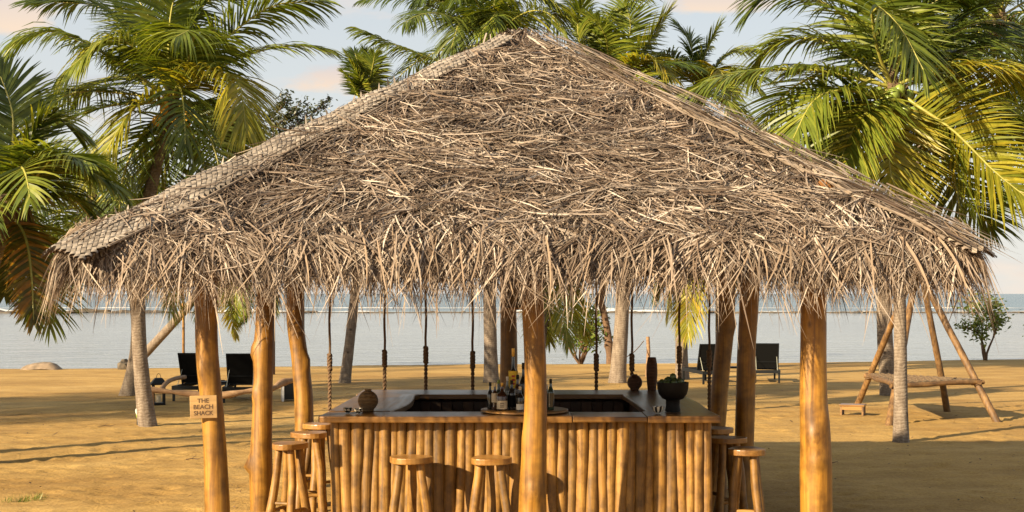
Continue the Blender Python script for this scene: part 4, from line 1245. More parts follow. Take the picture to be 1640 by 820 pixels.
# ------------------------------------------------------------------ palms
def catmull(P, n):
    P = np.array(P, float)
    P = np.vstack([2 * P[0] - P[1], P, 2 * P[-1] - P[-2]])
    out = []
    m = len(P) - 3
    for i in range(m):
        p0, p1, p2, p3 = P[i:i + 4]
        for t_ in np.linspace(0, 1, max(2, n // m), endpoint=False):
            out.append(0.5 * ((2 * p1) + (-p0 + p2) * t_ + (2 * p0 - 5 * p1 + 4 * p2 - p3) * t_ ** 2 + (-p0 + 3 * p1 - 3 * p2 + p3) * t_ ** 3))
    out.append(P[-2])
    return np.array(out)
def frond_mesh(curve, mat, seed, leaf_len, droop, roll, nleaf=58, width=0.034, start=0.16, dry=0.0):
    """curve (n,3): the midrib in local space; leaflets hang on both sides"""
    r = np.random.default_rng(seed)
    seg = np.linalg.norm(np.diff(curve, axis=0), axis=1); cum = np.concatenate([[0], np.cumsum(seg)]); Lr = cum[-1]
    def samp(t_):
        return np.stack([np.interp(t_ * Lr, cum, curve[:, k]) for k in range(3)], -1)
    # midrib
    mb = MB()
    ts = np.linspace(0, 0.985, 12)
    mb.tube([tuple(p) for p in samp(ts)], [0.026 * (1 - 0.85 * t_) + 0.003 for t_ in ts], 5, 0)
    V0 = np.array(mb.v); Q0 = [f if len(f) == 4 else None for f in mb.f]
    Q0 = np.array([f for f in Q0 if f])
    C, W = [], []
    for side in (-1, 1):
        t_ = np.linspace(start, 0.995, nleaf) + r.normal(0, 0.004, nleaf)
        t_ = np.clip(t_, 0, 1)
        # wind has torn out some leaflets
        t_ = t_[r.random(nleaf) > 0.03]
        n = len(t_)
        p = samp(t_); T = nrm(samp(np.clip(t_ + 0.01, 0, 1)) - samp(np.clip(t_ - 0.01, 0, 1)))
        up = np.array([0, 0, 1.0])
        S = np.cross(T, up)
        h = np.linalg.norm(S, axis=1, keepdims=True)
        S0 = nrm(np.cross(nrm(curve[-1] - curve[0]) * np.array([1, 1, 0.0]) + 1e-4, up))
        S = nrm(S + 0.25 * S0 * np.sign(np.sum(S * S0, 1, keepdims=True) + 1e-6))
        S = nrm(S - T * np.sum(S * T, 1, keepdims=True))
        U = np.cross(S, T)
        cr, sr = math.cos(roll), math.sin(roll)
        S2 = S * cr + U * sr; U2 = U * cr - S * sr
        ang = np.interp(t_, [0, 0.3, 0.8, 1], [R(74), R(66), R(50), R(18)]) + r.normal(0, R(5), n)
        vee = np.interp(t_, [0, 1], [0.30, 0.05]) + r.normal(0, 0.06, n)
        d = nrm(T * np.cos(ang)[:, None] + side * S2 * np.sin(ang)[:, None] + U2 * vee[:, None])
        L = leaf_len * np.interp(t_, [0.1, 0.25, 0.5, 0.8, 1.0], [0.6, 0.95, 1.0, 0.82, 0.38]) * r.uniform(0.88, 1.1, n)
        K = 5
        tt = np.linspace(0, 1, K)
        dr = droop * r.uniform(0.85, 1.15, n)
        # bend each leaflet down by turning it towards the ground bit by bit
        c = np.zeros((n, K, 3)); c[:, 0] = p
        dd = d.copy()
        dirs = [dd]
        for k in range(1, K):
            dd = nrm(dd + np.array([0, 0, -1.0]) * (dr * (0.10 + 0.42 * (k / K)))[:, None])
            c[:, k] = c[:, k - 1] + dd * (L / (K - 1))[:, None]
            dirs.append(dd)
        dirs = np.stack(dirs, 1)
        wv = nrm(T[:, None] - dirs * np.sum(T[:, None] * dirs, -1, keepdims=True))
        nn_ = np.cross(dirs, wv)
        tw = r.normal(0, 0.32, n)[:, None, None]
        wv = wv * np.cos(tw) + nn_ * np.sin(tw)
        prof = np.interp(tt, [0, 0.2, 0.6, 1], [0.55, 1.0, 0.8, 0.06])
        wv = wv * (width / 2 * prof)[None, :, None] * r.uniform(0.8, 1.2, n)[:, None, None]
        C.append(c); W.append(wv)
    v, q = ribbons(np.concatenate(C), np.concatenate(W))
    V = np.concatenate([V0, v]); Q = np.concatenate([Q0, q + len(V0)])
    mi = np.concatenate([np.ones(len(Q0), int), np.zeros(len(q), int)])
    return quad_mesh('frond', V, Q, [mat, M['rachis']], mi)
def rand_curve(r, az, el, L, droop):
    n = 14; p = np.zeros(3); out = [p.copy()]; e = el
    for i in range(n):
        e -= droop * (0.5 + 1.0 * i / n) / n
        p = p + np.array([math.cos(az) * math.cos(e), math.sin(az) * math.cos(e), math.sin(e)]) * L / n
        out.append(p.copy())
    return np.array(out)
def coconut_mesh(name, mat):
    bm = bmesh.new(); bmesh.ops.create_icosphere(bm, subdivisions=3, radius=0.5)
    for v in bm.verts:
        a = math.atan2(v.co.y, v.co.x)
        v.co.x *= 1 + 0.05 * math.cos(3 * a); v.co.y *= 1 + 0.05 * math.cos(3 * a); v.co.z *= 1.22 - 0.15 * v.co.z
    for f in bm.faces: f.smooth = True
    me = bpy.data.meshes.new(name); bm.to_mesh(me); bm.free(); me.materials.append(mat)
    return me
NUTG, NUTY = coconut_mesh('coconut', M['nut_green']), coconut_mesh('coconut', M['nut_yellow'])
GP = 'palms growing on the beach'
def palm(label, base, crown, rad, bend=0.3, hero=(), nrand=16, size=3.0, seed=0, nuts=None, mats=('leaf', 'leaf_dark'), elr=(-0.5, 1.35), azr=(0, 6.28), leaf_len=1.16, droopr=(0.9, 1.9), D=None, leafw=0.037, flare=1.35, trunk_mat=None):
    r = np.random.default_rng(seed + 100)
    base, crown = Vector(base), Vector(crown)
    t = thing('coconut_palm', label, 'palm tree', base, 0, GP)
    H = crown.z - base.z
    pts, rads = [], []
    n = 26
    off = crown - base
    for i in range(n + 1):
        k = i / n
        b = math.sin(k * math.pi) * bend
        pts.append((off.x * k ** 1.0 + b, off.y * k, -0.15 + (H + 0.15) * k))
        rads.append(rad * (1 - 0.28 * k + (flare - 1) * math.exp(-k * H / 0.35)) * (1 + 0.03 * noise.noise((k * 40, seed, 0))))
    mb = MB(); mb.tube(pts, rads, 16, 0, True, lambda i, a: 1 + 0.05 * noise.noise((math.cos(a), math.sin(a), i * 0.7 + seed)))
    mb.obj('trunk', trunk_mat or M['trunk'], t, True)
    # crown: fibrous heart with leaf bases
    mb = MB()
    mb.tube([(0, 0, -0.35), (0, 0, -0.2), (0, 0, 0), (0, 0, 0.25), (0, 0, 0.5)], [rad * 0.7, rad * 0.95, rad * 1.0, rad * 0.6, rad * 0.15], 12, 0, True, lambda i, a: 1 + 0.18 * noise.noise((math.cos(a) * 3, math.sin(a) * 3, i * 2 + seed)))
    for k in range(10):
        a = k * 2.4; l_ = r.uniform(0.1, 0.3)
        mb.tube([(math.cos(a) * rad * 0.7, math.sin(a) * rad * 0.7, -0.15), (math.cos(a) * (rad + l_ * 0.5), math.sin(a) * (rad + l_ * 0.5), 0.05), (math.cos(a) * (rad + l_ * 0.8), math.sin(a) * (rad + l_ * 0.8), -0.05 - l_ * 0.5)], [0.05, 0.035, 0.008], 5)
    cr = mb.obj('crown', M['sheath'], t, True, 0, off)
    for k, h in enumerate(hero):
        pxs, dy, mat, roll, dr = h[:5]
        lm = h[5] if len(h) > 5 else 1.0
        P = [(0, 0, 0.05)]
        m = len(pxs)
        for j, (a, b) in enumerate(pxs):
            Dp = crown.y + dy * (j + 1) / m
            q_ = at(a, b, Dp) - crown
            P.append(tuple(q_))
        c = catmull(P, 16)
        me = frond_mesh(c, M[mat], seed * 31 + k, leaf_len * lm, dr, roll, 92, leafw)
        link('frond', me, cr)
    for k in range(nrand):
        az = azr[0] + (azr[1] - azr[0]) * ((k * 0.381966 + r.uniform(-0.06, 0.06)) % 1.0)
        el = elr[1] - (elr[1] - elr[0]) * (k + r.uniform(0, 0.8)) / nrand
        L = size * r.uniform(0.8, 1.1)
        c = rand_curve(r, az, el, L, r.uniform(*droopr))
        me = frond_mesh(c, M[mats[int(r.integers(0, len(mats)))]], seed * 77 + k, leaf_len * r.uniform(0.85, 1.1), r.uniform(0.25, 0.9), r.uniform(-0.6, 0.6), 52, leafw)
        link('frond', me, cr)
    if nuts:
        me, cnt = nuts
        for k in range(cnt):
            a = r.uniform(3.4, 6.0) if k % 3 else r.uniform(0, 6.28); rr_ = rad + r.uniform(0.10, 0.26)
            o = link('coconut', me, cr, (math.cos(a) * rr_, math.sin(a) * rr_, r.uniform(-0.34, 0.0)), (r.uniform(-0.5, 0.5), r.uniform(-0.5, 0.5), 0))
            s_ = r.uniform(0.13, 0.17); o.scale = (s_, s_, s_)
    return t

# palm with the garden light at its foot
b = on_sand(238, 681)
palm('coconut palm with yellow nuts, its scarred trunk beside the small garden light', b, at(276, 165, b.y), 0.125, -0.33, [
    ([(220, 120), (110, 55), (40, 58), (5, 95)], -0.5, 'leaf', 0.1, 0.75),
    ([(234, 73), (165, 12), (60, 2)], 0.5, 'leaf_dark', 0.0, 0.45),
    ([(256, 60), (205, -25)], 0.6, 'leaf_dark', 0.4, 0.35),
    ([(270, 73), (278, 0), (300, -40)], -0.3, 'leaf', 0.2, 0.8),
    ([(303, 55), (329, 5), (372, -8)], 0.3, 'leaf_dark', 0.0, 0.5),
    ([(325, 95), (388, 40), (440, 8), (508, 2)], 0.1, 'leaf', 0.2, 0.55),
    ([(285, 150), (330, 121), (380, 128), (394, 210)], -1.3, 'leaf_yellow', 0.1, 0.75),
    ([(263, 168), (222, 166), (183, 220), (150, 278)], -1.2, 'leaf_yellow', -0.2, 0.6),
    ([(205, 150), (128, 146), (55, 175), (5, 205)], 0.7, 'leaf_dark', 0.0, 0.7),
    ([(311, 172), (366, 200), (402, 250)], 0.9, 'leaf_dark', 0.2, 0.5),
    ([(268, 215), (256, 260), (232, 310)], 0.2, 'leaf', 0.3, 0.4),
    ([(240, 100), (180, 60), (110, 110)], -1.0, 'leaf', 0.0, 0.9),
    ([(300, 100), (310, 50), (280, 60)], -1.6, 'leaf', 0.1, 0.9),
], 9, 2.8, 1, (NUTY, 9), ('leaf_dark', 'leaf_dark', 'leaf'), (-0.9, 0.9))
# its neighbour with the flared foot
b = on_sand(203, 633)
palm('slim palm with flared foot standing just behind the palm with the garden light', b, at(150, 330, b.y), 0.16, 0.55, [
    ([(200, 320), (260, 380), (275, 500)], -0.3, 'leaf_yellow', 0.0, 0.5),
], 18, 2.6, 2, None, ('leaf_dark', 'leaf'), (-0.6, 1.2))
# low palm at the roof corner
palm('low palm whose orange-tipped frond hangs beside the woven roof corner', (-6.5, 17.0, 0), at(12, 340, 17.0), 0.13, -0.2, [
    ([(40, 380), (50, 440), (54, 515)], -0.5, 'leaf_orange', 0.0, 0.3, 0.55),
    ([(25, 370), (15, 430), (8, 470)], 0.5, 'leaf_dark', 0.2, 0.4, 0.6),
    ([(50, 280), (110, 262), (190, 300)], -0.3, 'leaf', 0.0, 0.5),
    ([(40, 250), (80, 190), (125, 210)], 0.3, 'leaf', 0.1, 0.5),
    ([(20, 250), (20, 180), (0, 120)], 0.2, 'leaf_dark', 0.4, 0.3),
    ([(60, 320), (120, 320), (165, 380)], 0.4, 'leaf_dark', 0.0, 0.6),
    ([(0, 290), (-30, 230), (-80, 200)], 0.2, 'leaf', 0.0, 0.5),
    ([(45, 300), (90, 250), (140, 260)], -0.8, 'leaf', 0.1, 0.6),
], 10, 2.2, 3, None, ('leaf_dark', 'leaf'), (-0.4, 0.9), (1.2, 5.2), 0.85)
# leaning palm by the dark rock
b = on_sand(203, 589)
palm('palm with a strongly leaning grey trunk by the dark shore rock', b, at(372, 405, b.y - 2), 0.15, 0.1, [
    ([(372, 450), (370, 500), (378, 540)], -0.3, 'leaf_yellow', 0.2, 0.4),
], 14, 2.8, 4, None, ('leaf_dark', 'leaf'), (-0.9, 0.3), (0, 6.28), 0.6, (0.9, 1.6))
# slender palm past the side table
b = on_sand(551, 613)
palm('slender curved palm standing on open sand behind the sign-side swing', b, at(582, 175, b.y), 0.13, 0.12, [
    ([(578, 140), (568, 110), (556, 88)], -0.3, 'leaf', 0.5, 0.3),
    ([(584, 135), (586, 105), (583, 82)], 0.0, 'leaf', 0.3, 0.3),
    ([(592, 140), (604, 115), (612, 98)], 0.2, 'leaf', 0.2, 0.4),
    ([(580, 130), (575, 105), (568, 84)], 0.4, 'leaf_dark', 0.2, 0.4),
    ([(588, 140), (596, 110), (600, 88)], -0.4, 'leaf', 0.6, 0.4),
    ([(572, 150), (560, 128), (552, 118)], -0.2, 'leaf', 0.3, 0.5),
], 6, 1.8, 5, None, ('leaf_dark', 'leaf'), (-1.2, -0.4), (0, 6.28), 0.62)
# palm behind the bottles
b = on_sand(787, 612)
palm('straight grey palm behind the bottles, its crown above the roof apex', b, at(785, 75, b.y), 0.17, -0.05, [
    ([(735, 105), (650, 78), (575, 46)], -0.6, 'leaf', 0.1, 0.75),
    ([(750, 30), (700, 0), (660, 30)], 0.2, 'leaf', 0.0, 0.8),
    ([(760, 20), (715, -25), (672, -5)], -0.6, 'leaf_dark', 0.1, 0.8),
    ([(775, 10), (760, -60)], 0.3, 'leaf_dark', 0.2, 0.5),
    ([(790, 20), (800, -30), (830, -70)], 0.4, 'leaf_dark', 0.2, 0.6),
    ([(800, 30), (840, -10), (905, 10)], -0.3, 'leaf', 0.0, 0.7),
    ([(810, 50), (870, 20), (965, 55)], 0.3, 'leaf', 0.0, 0.6),
    ([(770, 40), (740, 30), (722, 80)], -1.2, 'leaf_dark', 0.0, 0.7),
    ([(788, 35), (795, 20), (765, 60)], -1.8, 'leaf', 0.0, 0.7),
], 14, 3.4, 6, None, ('leaf_dark', 'leaf_dark', 'leaf'), (-0.3, 1.3), (0, 6.28), 1.15, leafw=0.042)
# stout palm next to the dark bare trunk
b = on_sand(988, 612)
palm('stout pale palm next to the bare dark trunk near the hammock rope', b, at(985, 140, b.y), 0.19, 0.2, [
    ([(960, 70), (985, 20), (1060, -20)], 0.3, 'leaf', 0.1, 0.5),
    ([(945, 110), (925, 50), (935, 0)], -0.5, 'leaf', 0.4, 0.45),
    ([(1000, 90), (1010, 40), (1000, 5)], -0.4, 'leaf', 0.4, 0.35),
    ([(1015, 100), (1045, 60), (1070, 20)], 0.2, 'leaf', 0.3, 0.35),
    ([(960, 100), (950, 40), (920, 0)], 0.5, 'leaf_dark', 0.2, 0.5),
    ([(1005, 115), (1040, 95), (1075, 120)], -1.0, 'leaf_yellow', 0.0, 0.5),
    ([(975, 95), (970, 60), (955, 30)], -1.0, 'leaf', 0.4, 0.4),
], 8, 2.6, 7, None, ('leaf', 'leaf_dark'), (-0.6, 0.7), (0, 6.28), 1.1, leafw=0.042)
b = on_sand(1093, 606)
palm('palm beside the sea-facing loungers with a low feathery crown past the roof', b, at(1118, 150, b.y), 0.16, -0.2, [
    ([(1095, 110), (1060, 85), (1030, 130)], -0.6, 'leaf', 0.0, 0.6),
    ([(1110, 100), (1105, 65), (1085, 40)], 0.1, 'leaf_dark', 0.3, 0.4),
    ([(1125, 100), (1140, 65), (1152, 42)], 0.1, 'leaf', 0.3, 0.4),
    ([(1140, 115), (1170, 85), (1205, 80)], 0.2, 'leaf', 0.0, 0.5),
    ([(1145, 135), (1180, 115), (1215, 140)], -0.3, 'leaf', 0.0, 0.6),
    ([(1135, 130), (1150, 110), (1175, 150)], -1.2, 'leaf_yellow', 0.0, 0.6),
    ([(1100, 120), (1070, 110), (1050, 150)], -1.0, 'leaf', 0.0, 0.7),
], 8, 2.2, 8, None, ('leaf', 'leaf_dark'), (-0.6, 0.7), (0, 6.28), 0.95, leafw=0.042)
# coconut palm before the swing bed
b = on_sand(1443, 706)
palm('coconut palm with green nuts standing before the teepee swing bed', b, at(1430, 145, b.y), 0.095, 0.03, [
    ([(1381, 128), (1284, 110), (1162, 122), (1089, 154)], -0.3, 'leaf', 0.1, 0.6),
    ([(1381, 63), (1333, 10), (1245, -12), (1206, 12)], 0.2, 'leaf_dark', 0.1, 0.6),
    ([(1357, 85), (1303, 61), (1235, 73), (1206, 110)], 0.7, 'leaf', 0.0, 0.6),
    ([(1420, 73), (1435, 0), (1445, -49)], 0.5, 'leaf_dark', 0.3, 0.4),
    ([(1405, 80), (1398, 10), (1440, 42), (1482, 118)], -1.6, 'leaf', 0.2, 0.5),
    ([(1479, 120), (1552, 114), (1640, 117), (1700, 140)], -0.3, 'leaf_yellow', 0.1, 0.75),
    ([(1411, 155), (1352, 144), (1303, 161), (1269, 225)], -0.9, 'leaf', 0.1, 0.6),
    ([(1427, 176), (1423, 234), (1430, 293), (1462, 330)], -0.7, 'leaf_yellow', 0.15, 0.10, 0.8),
    ([(1464, 166), (1528, 210), (1591, 273), (1652, 322)], -0.9, 'leaf_yellow', 0.95, 0.35, 0.85),
    ([(1503, 158), (1567, 182), (1640, 218)], 0.5, 'leaf', 0.1, 0.6),
    ([(1479, 88), (1528, 30), (1600, 0)], 0.6, 'leaf_dark', 0.1, 0.5),
    ([(1489, 107), (1552, 78), (1655, 63)], 0.9, 'leaf_dark', 0.0, 0.6),
    ([(1381, 190), (1332, 232), (1290, 292)], 0.5, 'leaf', 0.3, 0.4),
    ([(1480, 220), (1528, 300), (1590, 365)], 0.9, 'leaf_dark', 0.3, 0.4),
    ([(1450, 60), (1500, 0), (1570, -20)], -0.5, 'leaf_dark', 0.2, 0.6),
    ([(1400, 170), (1370, 200), (1345, 260)], -0.5, 'leaf', 0.2, 0.4),
], 9, 2.6, 9, (NUTG, 13), ('leaf_dark', 'leaf_dark', 'leaf'), (-0.7, 1.0), (0.2, 3.0))
b = on_sand(1426, 632)
palm('dark slim palm trunk behind the woven swing bed', b, at(1600, 30, b.y), 0.17, -1.0, [
    ([(1560, 60), (1520, 110), (1500, 200)], -0.5, 'leaf_dark', 0.1, 0.6),
    ([(1640, 60), (1660, 180), (1600, 330)], -0.5, 'leaf_dark', 0.1, 0.6),
], 20, 3.4, 10, None, ('leaf_dark',), (-0.7, 1.2), (0, 6.28), 1.15, leafw=0.042)
# two young low palms whose drooping fronds show under the eave
palm('young low palm with drooping fronds next to the leafy shore shrub', (0.42, 27.5, sandz(0.42, 27.5)), at(888, 340, 27.5), 0.12, 0.0, [
    ([(900, 410), (912, 470), (938, 535)], 0.1, 'leaf_yellow', 0.3, 0.5),
    ([(895, 420), (897, 480), (910, 552)], -0.5, 'leaf_yellow', 0.1, 0.4),
    ([(875, 440), (868, 500), (880, 545)], 0.3, 'leaf_yellow', 0.0, 0.5),
], 7, 2.0, 11, None, ('leaf', 'leaf_dark'), (-0.2, 0.6), (1.0, 2.2), 0.75)
palm('young low palm with yellow hanging fronds near the fruit bowl and loungers', (3.72, 25.0, sandz(3.7, 25)), at(1150, 345, 25.0), 0.10, 0.02, [
    ([(1120, 380), (1085, 430), (1070, 500)], 0.1, 'leaf_yellow', 0.0, 0.7),
    ([(1115, 370), (1070, 420), (1052, 470)], 0.4, 'leaf', 0.2, 0.7),
    ([(1130, 390), (1110, 440), (1102, 535)], -0.3, 'leaf_yellow', 0.2, 0.6),
], 6, 1.8, 12, None, ('leaf', 'leaf_dark'), (-0.2, 0.6), (0.6, 1.8), 0.72)
# palms up the beach, outside the picture, whose shadows fall across the sand
proto = palm('tall palm up the beach beyond the signed post', (-12.4, 13.9, 0), (-12.2, 13.9, 7.2), 0.16, 0.3, [], 22, 3.0, 13, None, ('leaf_dark', 'leaf'), (-0.7, 1.2))
def copy_palm(src, loc, rz, label):
    c = src.copy(); COL.objects.link(c); c.location = loc; c.rotation_euler = (0, 0, rz); c['label'] = label
    for ch in src.children:
        k = ch.copy(); COL.objects.link(k); k.parent = c
        for g in ch.children:
            k2 = g.copy(); COL.objects.link(k2); k2.parent = k
    return c
bpy.context.view_layer.update()
copy_palm(proto, (-20.0, 15.0, 0), 1.0, 'second palm up the beach, farther from the hut')
copy_palm(proto, (-24.5, 15.6, 0), 2.6, 'third palm up the beach, farthest from the hut')
copy_palm(proto, (-17.0, 20.2, 0), 4.0, 'palm up the beach standing nearest the water')

# ------------------------------------------------------------------ other vegetation
def leaf_quads(points, size, r, squash=0.6):
    n = len(points)
    P = np.array(points)
    d = nrm(r.normal(size=(n, 3))); d[:, 2] *= squash; d = nrm(d)
    e = nrm(np.cross(d, nrm(r.normal(size=(n, 3)))))
    L = size * r.uniform(0.6, 1.3, n)
    tt = np.array([0, 0.5, 1.0])
    c = P[:, None] + d[:, None] * (tt[None, :, None] * L[:, None, None])
    w = e[:, None] * (np.array([0.15, 1, 0.1])[None, :, None] * (L * 0.22)[:, None, None])
    return ribbons(c, w)
def branchy(r, p, d, L, rad, depth, mb, tips, spread=0.6, upw=0.25):
    n = 5; pts = [p.copy()]
    for i in range(n):
        d = (d + Vector((r.normal(0, 0.16), r.normal(0, 0.16), upw * 0.2))).normalized()
        p = p + d * L / n; pts.append(p.copy())
        if depth <= 1: tips.append((p.copy(), depth))
    mb.tube(pts, [rad * (1 - 0.55 * i / n) for i in range(n + 1)], 6 if depth > 1 else 4)
    if depth <= 0: return
    k = int(r.integers(2, 5))
    for i in range(k):
        q_ = pts[int(r.integers(2, n + 1))]
        nd = (d + Vector((r.normal(0, spread), r.normal(0, spread), r.normal(upw * 0.4, spread * 0.5)))).normalized()
        branchy(r, q_, nd, L * r.uniform(0.5, 0.8), rad * 0.5, depth - 1, mb, tips, spread, upw)
def shrub(label, base, stems, H, rad, leaves, lsize, seed, cat='shrub', name='shrub', mat='shrub', spread=0.6, lean=0.45, scatter=0.12, depth=2, dirs=None):
    r = np.random.default_rng(seed)
    t = thing(name, label, cat, base)
    mb = MB(); tips = []
    for k in range(stems):
        a = 2 * math.pi * k / max(1, stems) + r.uniform(-0.4, 0.4)
        d = Vector((math.cos(a) * lean, math.sin(a) * lean, 1)).normalized() if dirs is None else Vector(dirs[k]).normalized()
        branchy(r, Vector((0.03 * math.cos(a), 0.03 * math.sin(a), -0.06)), d, H * r.uniform(0.45, 0.62), rad, depth, mb, tips, spread)
    mb.obj('stems' if stems > 1 else 'trunk', M['bark'], t, True)
    pts = []
    # leaves gather in uneven tufts round some of the twigs
    keep = [tp for tp in tips if r.random() < 0.75]
    for i in range(leaves):
        tp = keep[int(r.integers(0, len(keep)))][0]
        pts.append(np.array(tp) + r.normal(0, scatter, 3))
    v, q = leaf_quads(pts, lsize, r)
    link('crown', quad_mesh('crown', v, q, M[mat]), t)
    return t
b = on_sand(930, 581)
shrub('many-stemmed leafy shrub growing at the water edge behind the young palm', b, 9, 2.2, 0.04, 1500, 0.15, 21, lean=0.75, spread=0.5, scatter=0.13)
b = on_sand(1578, 576)
shrub('thin upright shrub on the shore beyond the swing bed', b, 3, 2.9, 0.05, 1000, 0.18, 22, lean=0.25, spread=0.6, scatter=0.12)
b = on_sand(1690, 578)
shrub('bare-twigged shore shrub beside the thin upright one', b, 3, 2.9, 0.05, 240, 0.14, 26, lean=0.5, spread=0.7, scatter=0.15)
# bare dark trunk
b = on_sand(976, 582)
t = thing('dark_tree', 'bare dark knotty tree trunk close behind the stout pale palm', 'tree', b)
mb = MB()
pts = [at(978, 590, b.y), at(976, 560, b.y), at(973, 535, b.y), at(968, 505, b.y), at(962, 480, b.y), at(966, 455, b.y), at(975, 380, b.y)]
pts = catmull([p - b for p in pts], 24)
mb.tube([tuple(p) for p in pts], [0.14, 0.135, 0.13, 0.125, 0.13, 0.16, 0.14, 0.13] + [0.12] * (len(pts) - 8), 12, 0, True, lambda i, a: 1 + 0.16 * noise.noise((math.cos(a) * 1.5, math.sin(a) * 1.5, i * 0.5)))
mb.obj('trunk', M['bark'], t, True)
r = np.random.default_rng(4); mb = MB(); tips = []
for k in range(4):
    branchy(r, Vector(pts[-1]), Vector((math.cos(k * 1.6) * 0.6, math.sin(k * 1.6) * 0.6, 0.8)).normalized(), 0.9, 0.06, 1, mb, tips)
mb.obj('branches', M['bark'], t, True)
v, q = leaf_quads([np.array(tips[int(r.integers(0, len(tips)))][0]) + r.normal(0, 0.12, 3) for _ in range(350)], 0.14, r)
link('crown', quad_mesh('crown', v, q, M['shrub']), t)
# two tall dark trees on the shore that top the roof edge
for px, py, sd, sc, lb in ((434, 160, 31, 1.15, 'tall dark shore tree with ragged top beside the yellow-nut palm'), (481, 172, 32, 1.0, 'smaller rounded dark shore tree next to the ragged one')):
    D = 40.0
    x = (px - 820) * D / FPX
    t = thing('shore_tree', lb, 'tree', (x, D, sandz(x, D)))
    r = np.random.default_rng(sd)
    H = at(px, py, D).z - sandz(x, D)
    mb = MB(); mb.tube([(0, 0, -0.15), (0.02, 0, H * 0.3), (-0.03, 0, H * 0.6), (0, 0, H * 0.86)], [0.12, 0.10, 0.08, 0.05], 9); mb.obj('trunk', M['bark'], t, True)
    mb = MB(); tips = []
    for k in range(9):
        a = k * 2.4
        branchy(r, Vector((0, 0, H * (0.80 + 0.018 * k))), Vector((math.cos(a) * 0.9, math.sin(a) * 0.9, 0.5)).normalized(), 0.62 * sc, 0.025, 1, mb, tips, 0.5)
    mb.obj('branches', M['bark'], t, True)
    v, q = leaf_quads([np.array(tips[int(r.integers(0, len(tips)))][0]) + r.normal(0, 0.07, 3) for _ in range(1500)], 0.12, r)
    link('crown', quad_mesh('crown', v, q, M['far_leaf']), t)
# small grass tufts
for i, (px, py) in enumerate(((22, 801), (50, 800), (62, 797))):
    b = on_sand(px, py)
    r = np.random.default_rng(i + 60)
    n = 34
    p0 = np.stack([r.normal(0, 0.07, n), r.normal(0, 0.05, n), np.full(n, -0.02)], -1)
    d = nrm(np.stack([r.normal(0, 0.5, n), r.normal(0, 0.5, n), np.full(n, 0.6)], -1))
    tt = np.linspace(0, 1, 3)[None, :, None]; L = r.uniform(0.04, 0.10, n)
    c = p0[:, None] + tt * L[:, None, None] * d[:, None]
    w = nrm(np.cross(d, [0.3, 0.2, 1.0]))[:, None] * np.array([0.004, 0.003, 0.0005])[None, :, None]
    v, q = ribbons(c, np.broadcast_to(w, c.shape))
    tagged(link('grass_tuft', quad_mesh('grass_tuft', v, q, M['grass']), None, b), 'small green grass tuft sprouting from the open sand', 'grass tuft', 'grass tufts in the sand', 'stuff')

# ------------------------------------------------------------------ loungers, tables, lantern
def lounger(loc, rz, label, back_w=0.56, el=62):
    t = thing('sun_lounger', label, 'sun lounger', loc, rz, 'black sun loungers facing the sea')
    W, L, H = 0.64, 1.85, 0.31
    mb = MB()
    for sx in (-1, 1): mb.box((sx * (W / 2 - 0.025), L / 2, H - 0.04), (0.05, L, 0.08))
    mb.box((0, 0.025, H - 0.041), (W - 0.1, 0.05, 0.078)); mb.box((0, L - 0.025, H - 0.041), (W - 0.1, 0.05, 0.078))
    mb.obj('frame', M['black'], t)
    for sx in (-1, 1):
        for y in (0.05, L - 0.06):
            mb = MB(); mb.box((sx * (W / 2 - 0.03), y, (H - 0.08) / 2 - 0.01), (0.045, 0.045, H - 0.06)); mb.obj('leg', M['black'], t)
    mb = MB(); mb.box((0, 1.22, H + 0.004), (W - 0.11, 1.12, 0.016)); mb.obj('seat_mesh', M['fabric'], t)
    hinge = Vector((0, 0.62, H))
    a = R(el); d = Vector((0, -math.cos(a), math.sin(a))); nb = Vector((0, math.sin(a), math.cos(a)))
    Lb = 0.70
    rot = Matrix((Vector((1, 0, 0)), d, nb)).transposed()
    bk = thing  # noqa
    mb = MB()
    mb.box(hinge + d * Lb / 2, (back_w - 0.05, Lb - 0.05, 0.012), 0, rot); bo = mb.obj('backrest', M['fabric'], t)
    mb = MB()
    for sx in (-1, 1): mb.box(hinge + d * Lb / 2 + Vector((sx * (back_w / 2 - 0.012), 0, 0)), (0.028, Lb, 0.03), 0, rot)
    mb.box(hinge + d * (Lb - 0.014), (back_w - 0.05, 0.028, 0.028), 0, rot); mb.box(hinge + d * 0.2 - nb * 0.012, (back_w - 0.05, 0.03, 0.02), 0, rot)
    mb.obj('backrest_frame', M['black'], bo)
    for sx in (-1, 1):
        p0 = hinge + d * 0.34 + Vector((sx * (back_w / 2 - 0.05), 0, 0)) ; p1 = Vector((sx * (W / 2 - 0.06), 0.18, H - 0.01))
        mb = MB(); mb.tube([p0, p1], 0.007, 6); mb.obj('support_strut', M['plaster'], t)
    return t
b = on_sand(300, 643); lounger(b, R(-4), 'black sun lounger next to the roofed lantern, with the thin pole behind it', 0.60, 66)
b = on_sand(382, 645); lounger(b, R(4), 'black sun lounger beside the white-framed side table and driftwood rail', 0.58, 66)
b = on_sand(1146, 615); lounger(b, R(9), 'black sun lounger by the palm, close to the fruit bowl end of the bar', 0.58, 68)
b = on_sand(1229, 613); lounger(b, R(-7), 'black sun lounger on open sand, outermost of its pair beyond the hut', 0.62, 68)
def side_table(loc, label, rz, w=0.36, h=0.36, m='black'):
    t = thing('side_table', label, 'side table', loc, rz)
    mb = MB(); mb.box((0, 0, h - 0.02), (w, w, 0.04)); mb.obj('table_top', M[m], t, False, 0.004)
    for sx in (-1, 1):
        for sy in (-1, 1):
            mb = MB(); mb.box((sx * (w / 2 - 0.025), sy * (w / 2 - 0.025), (h - 0.04) / 2 - 0.01), (0.045, 0.045, h - 0.03)); mb.obj('leg', M[m], t)
    return t
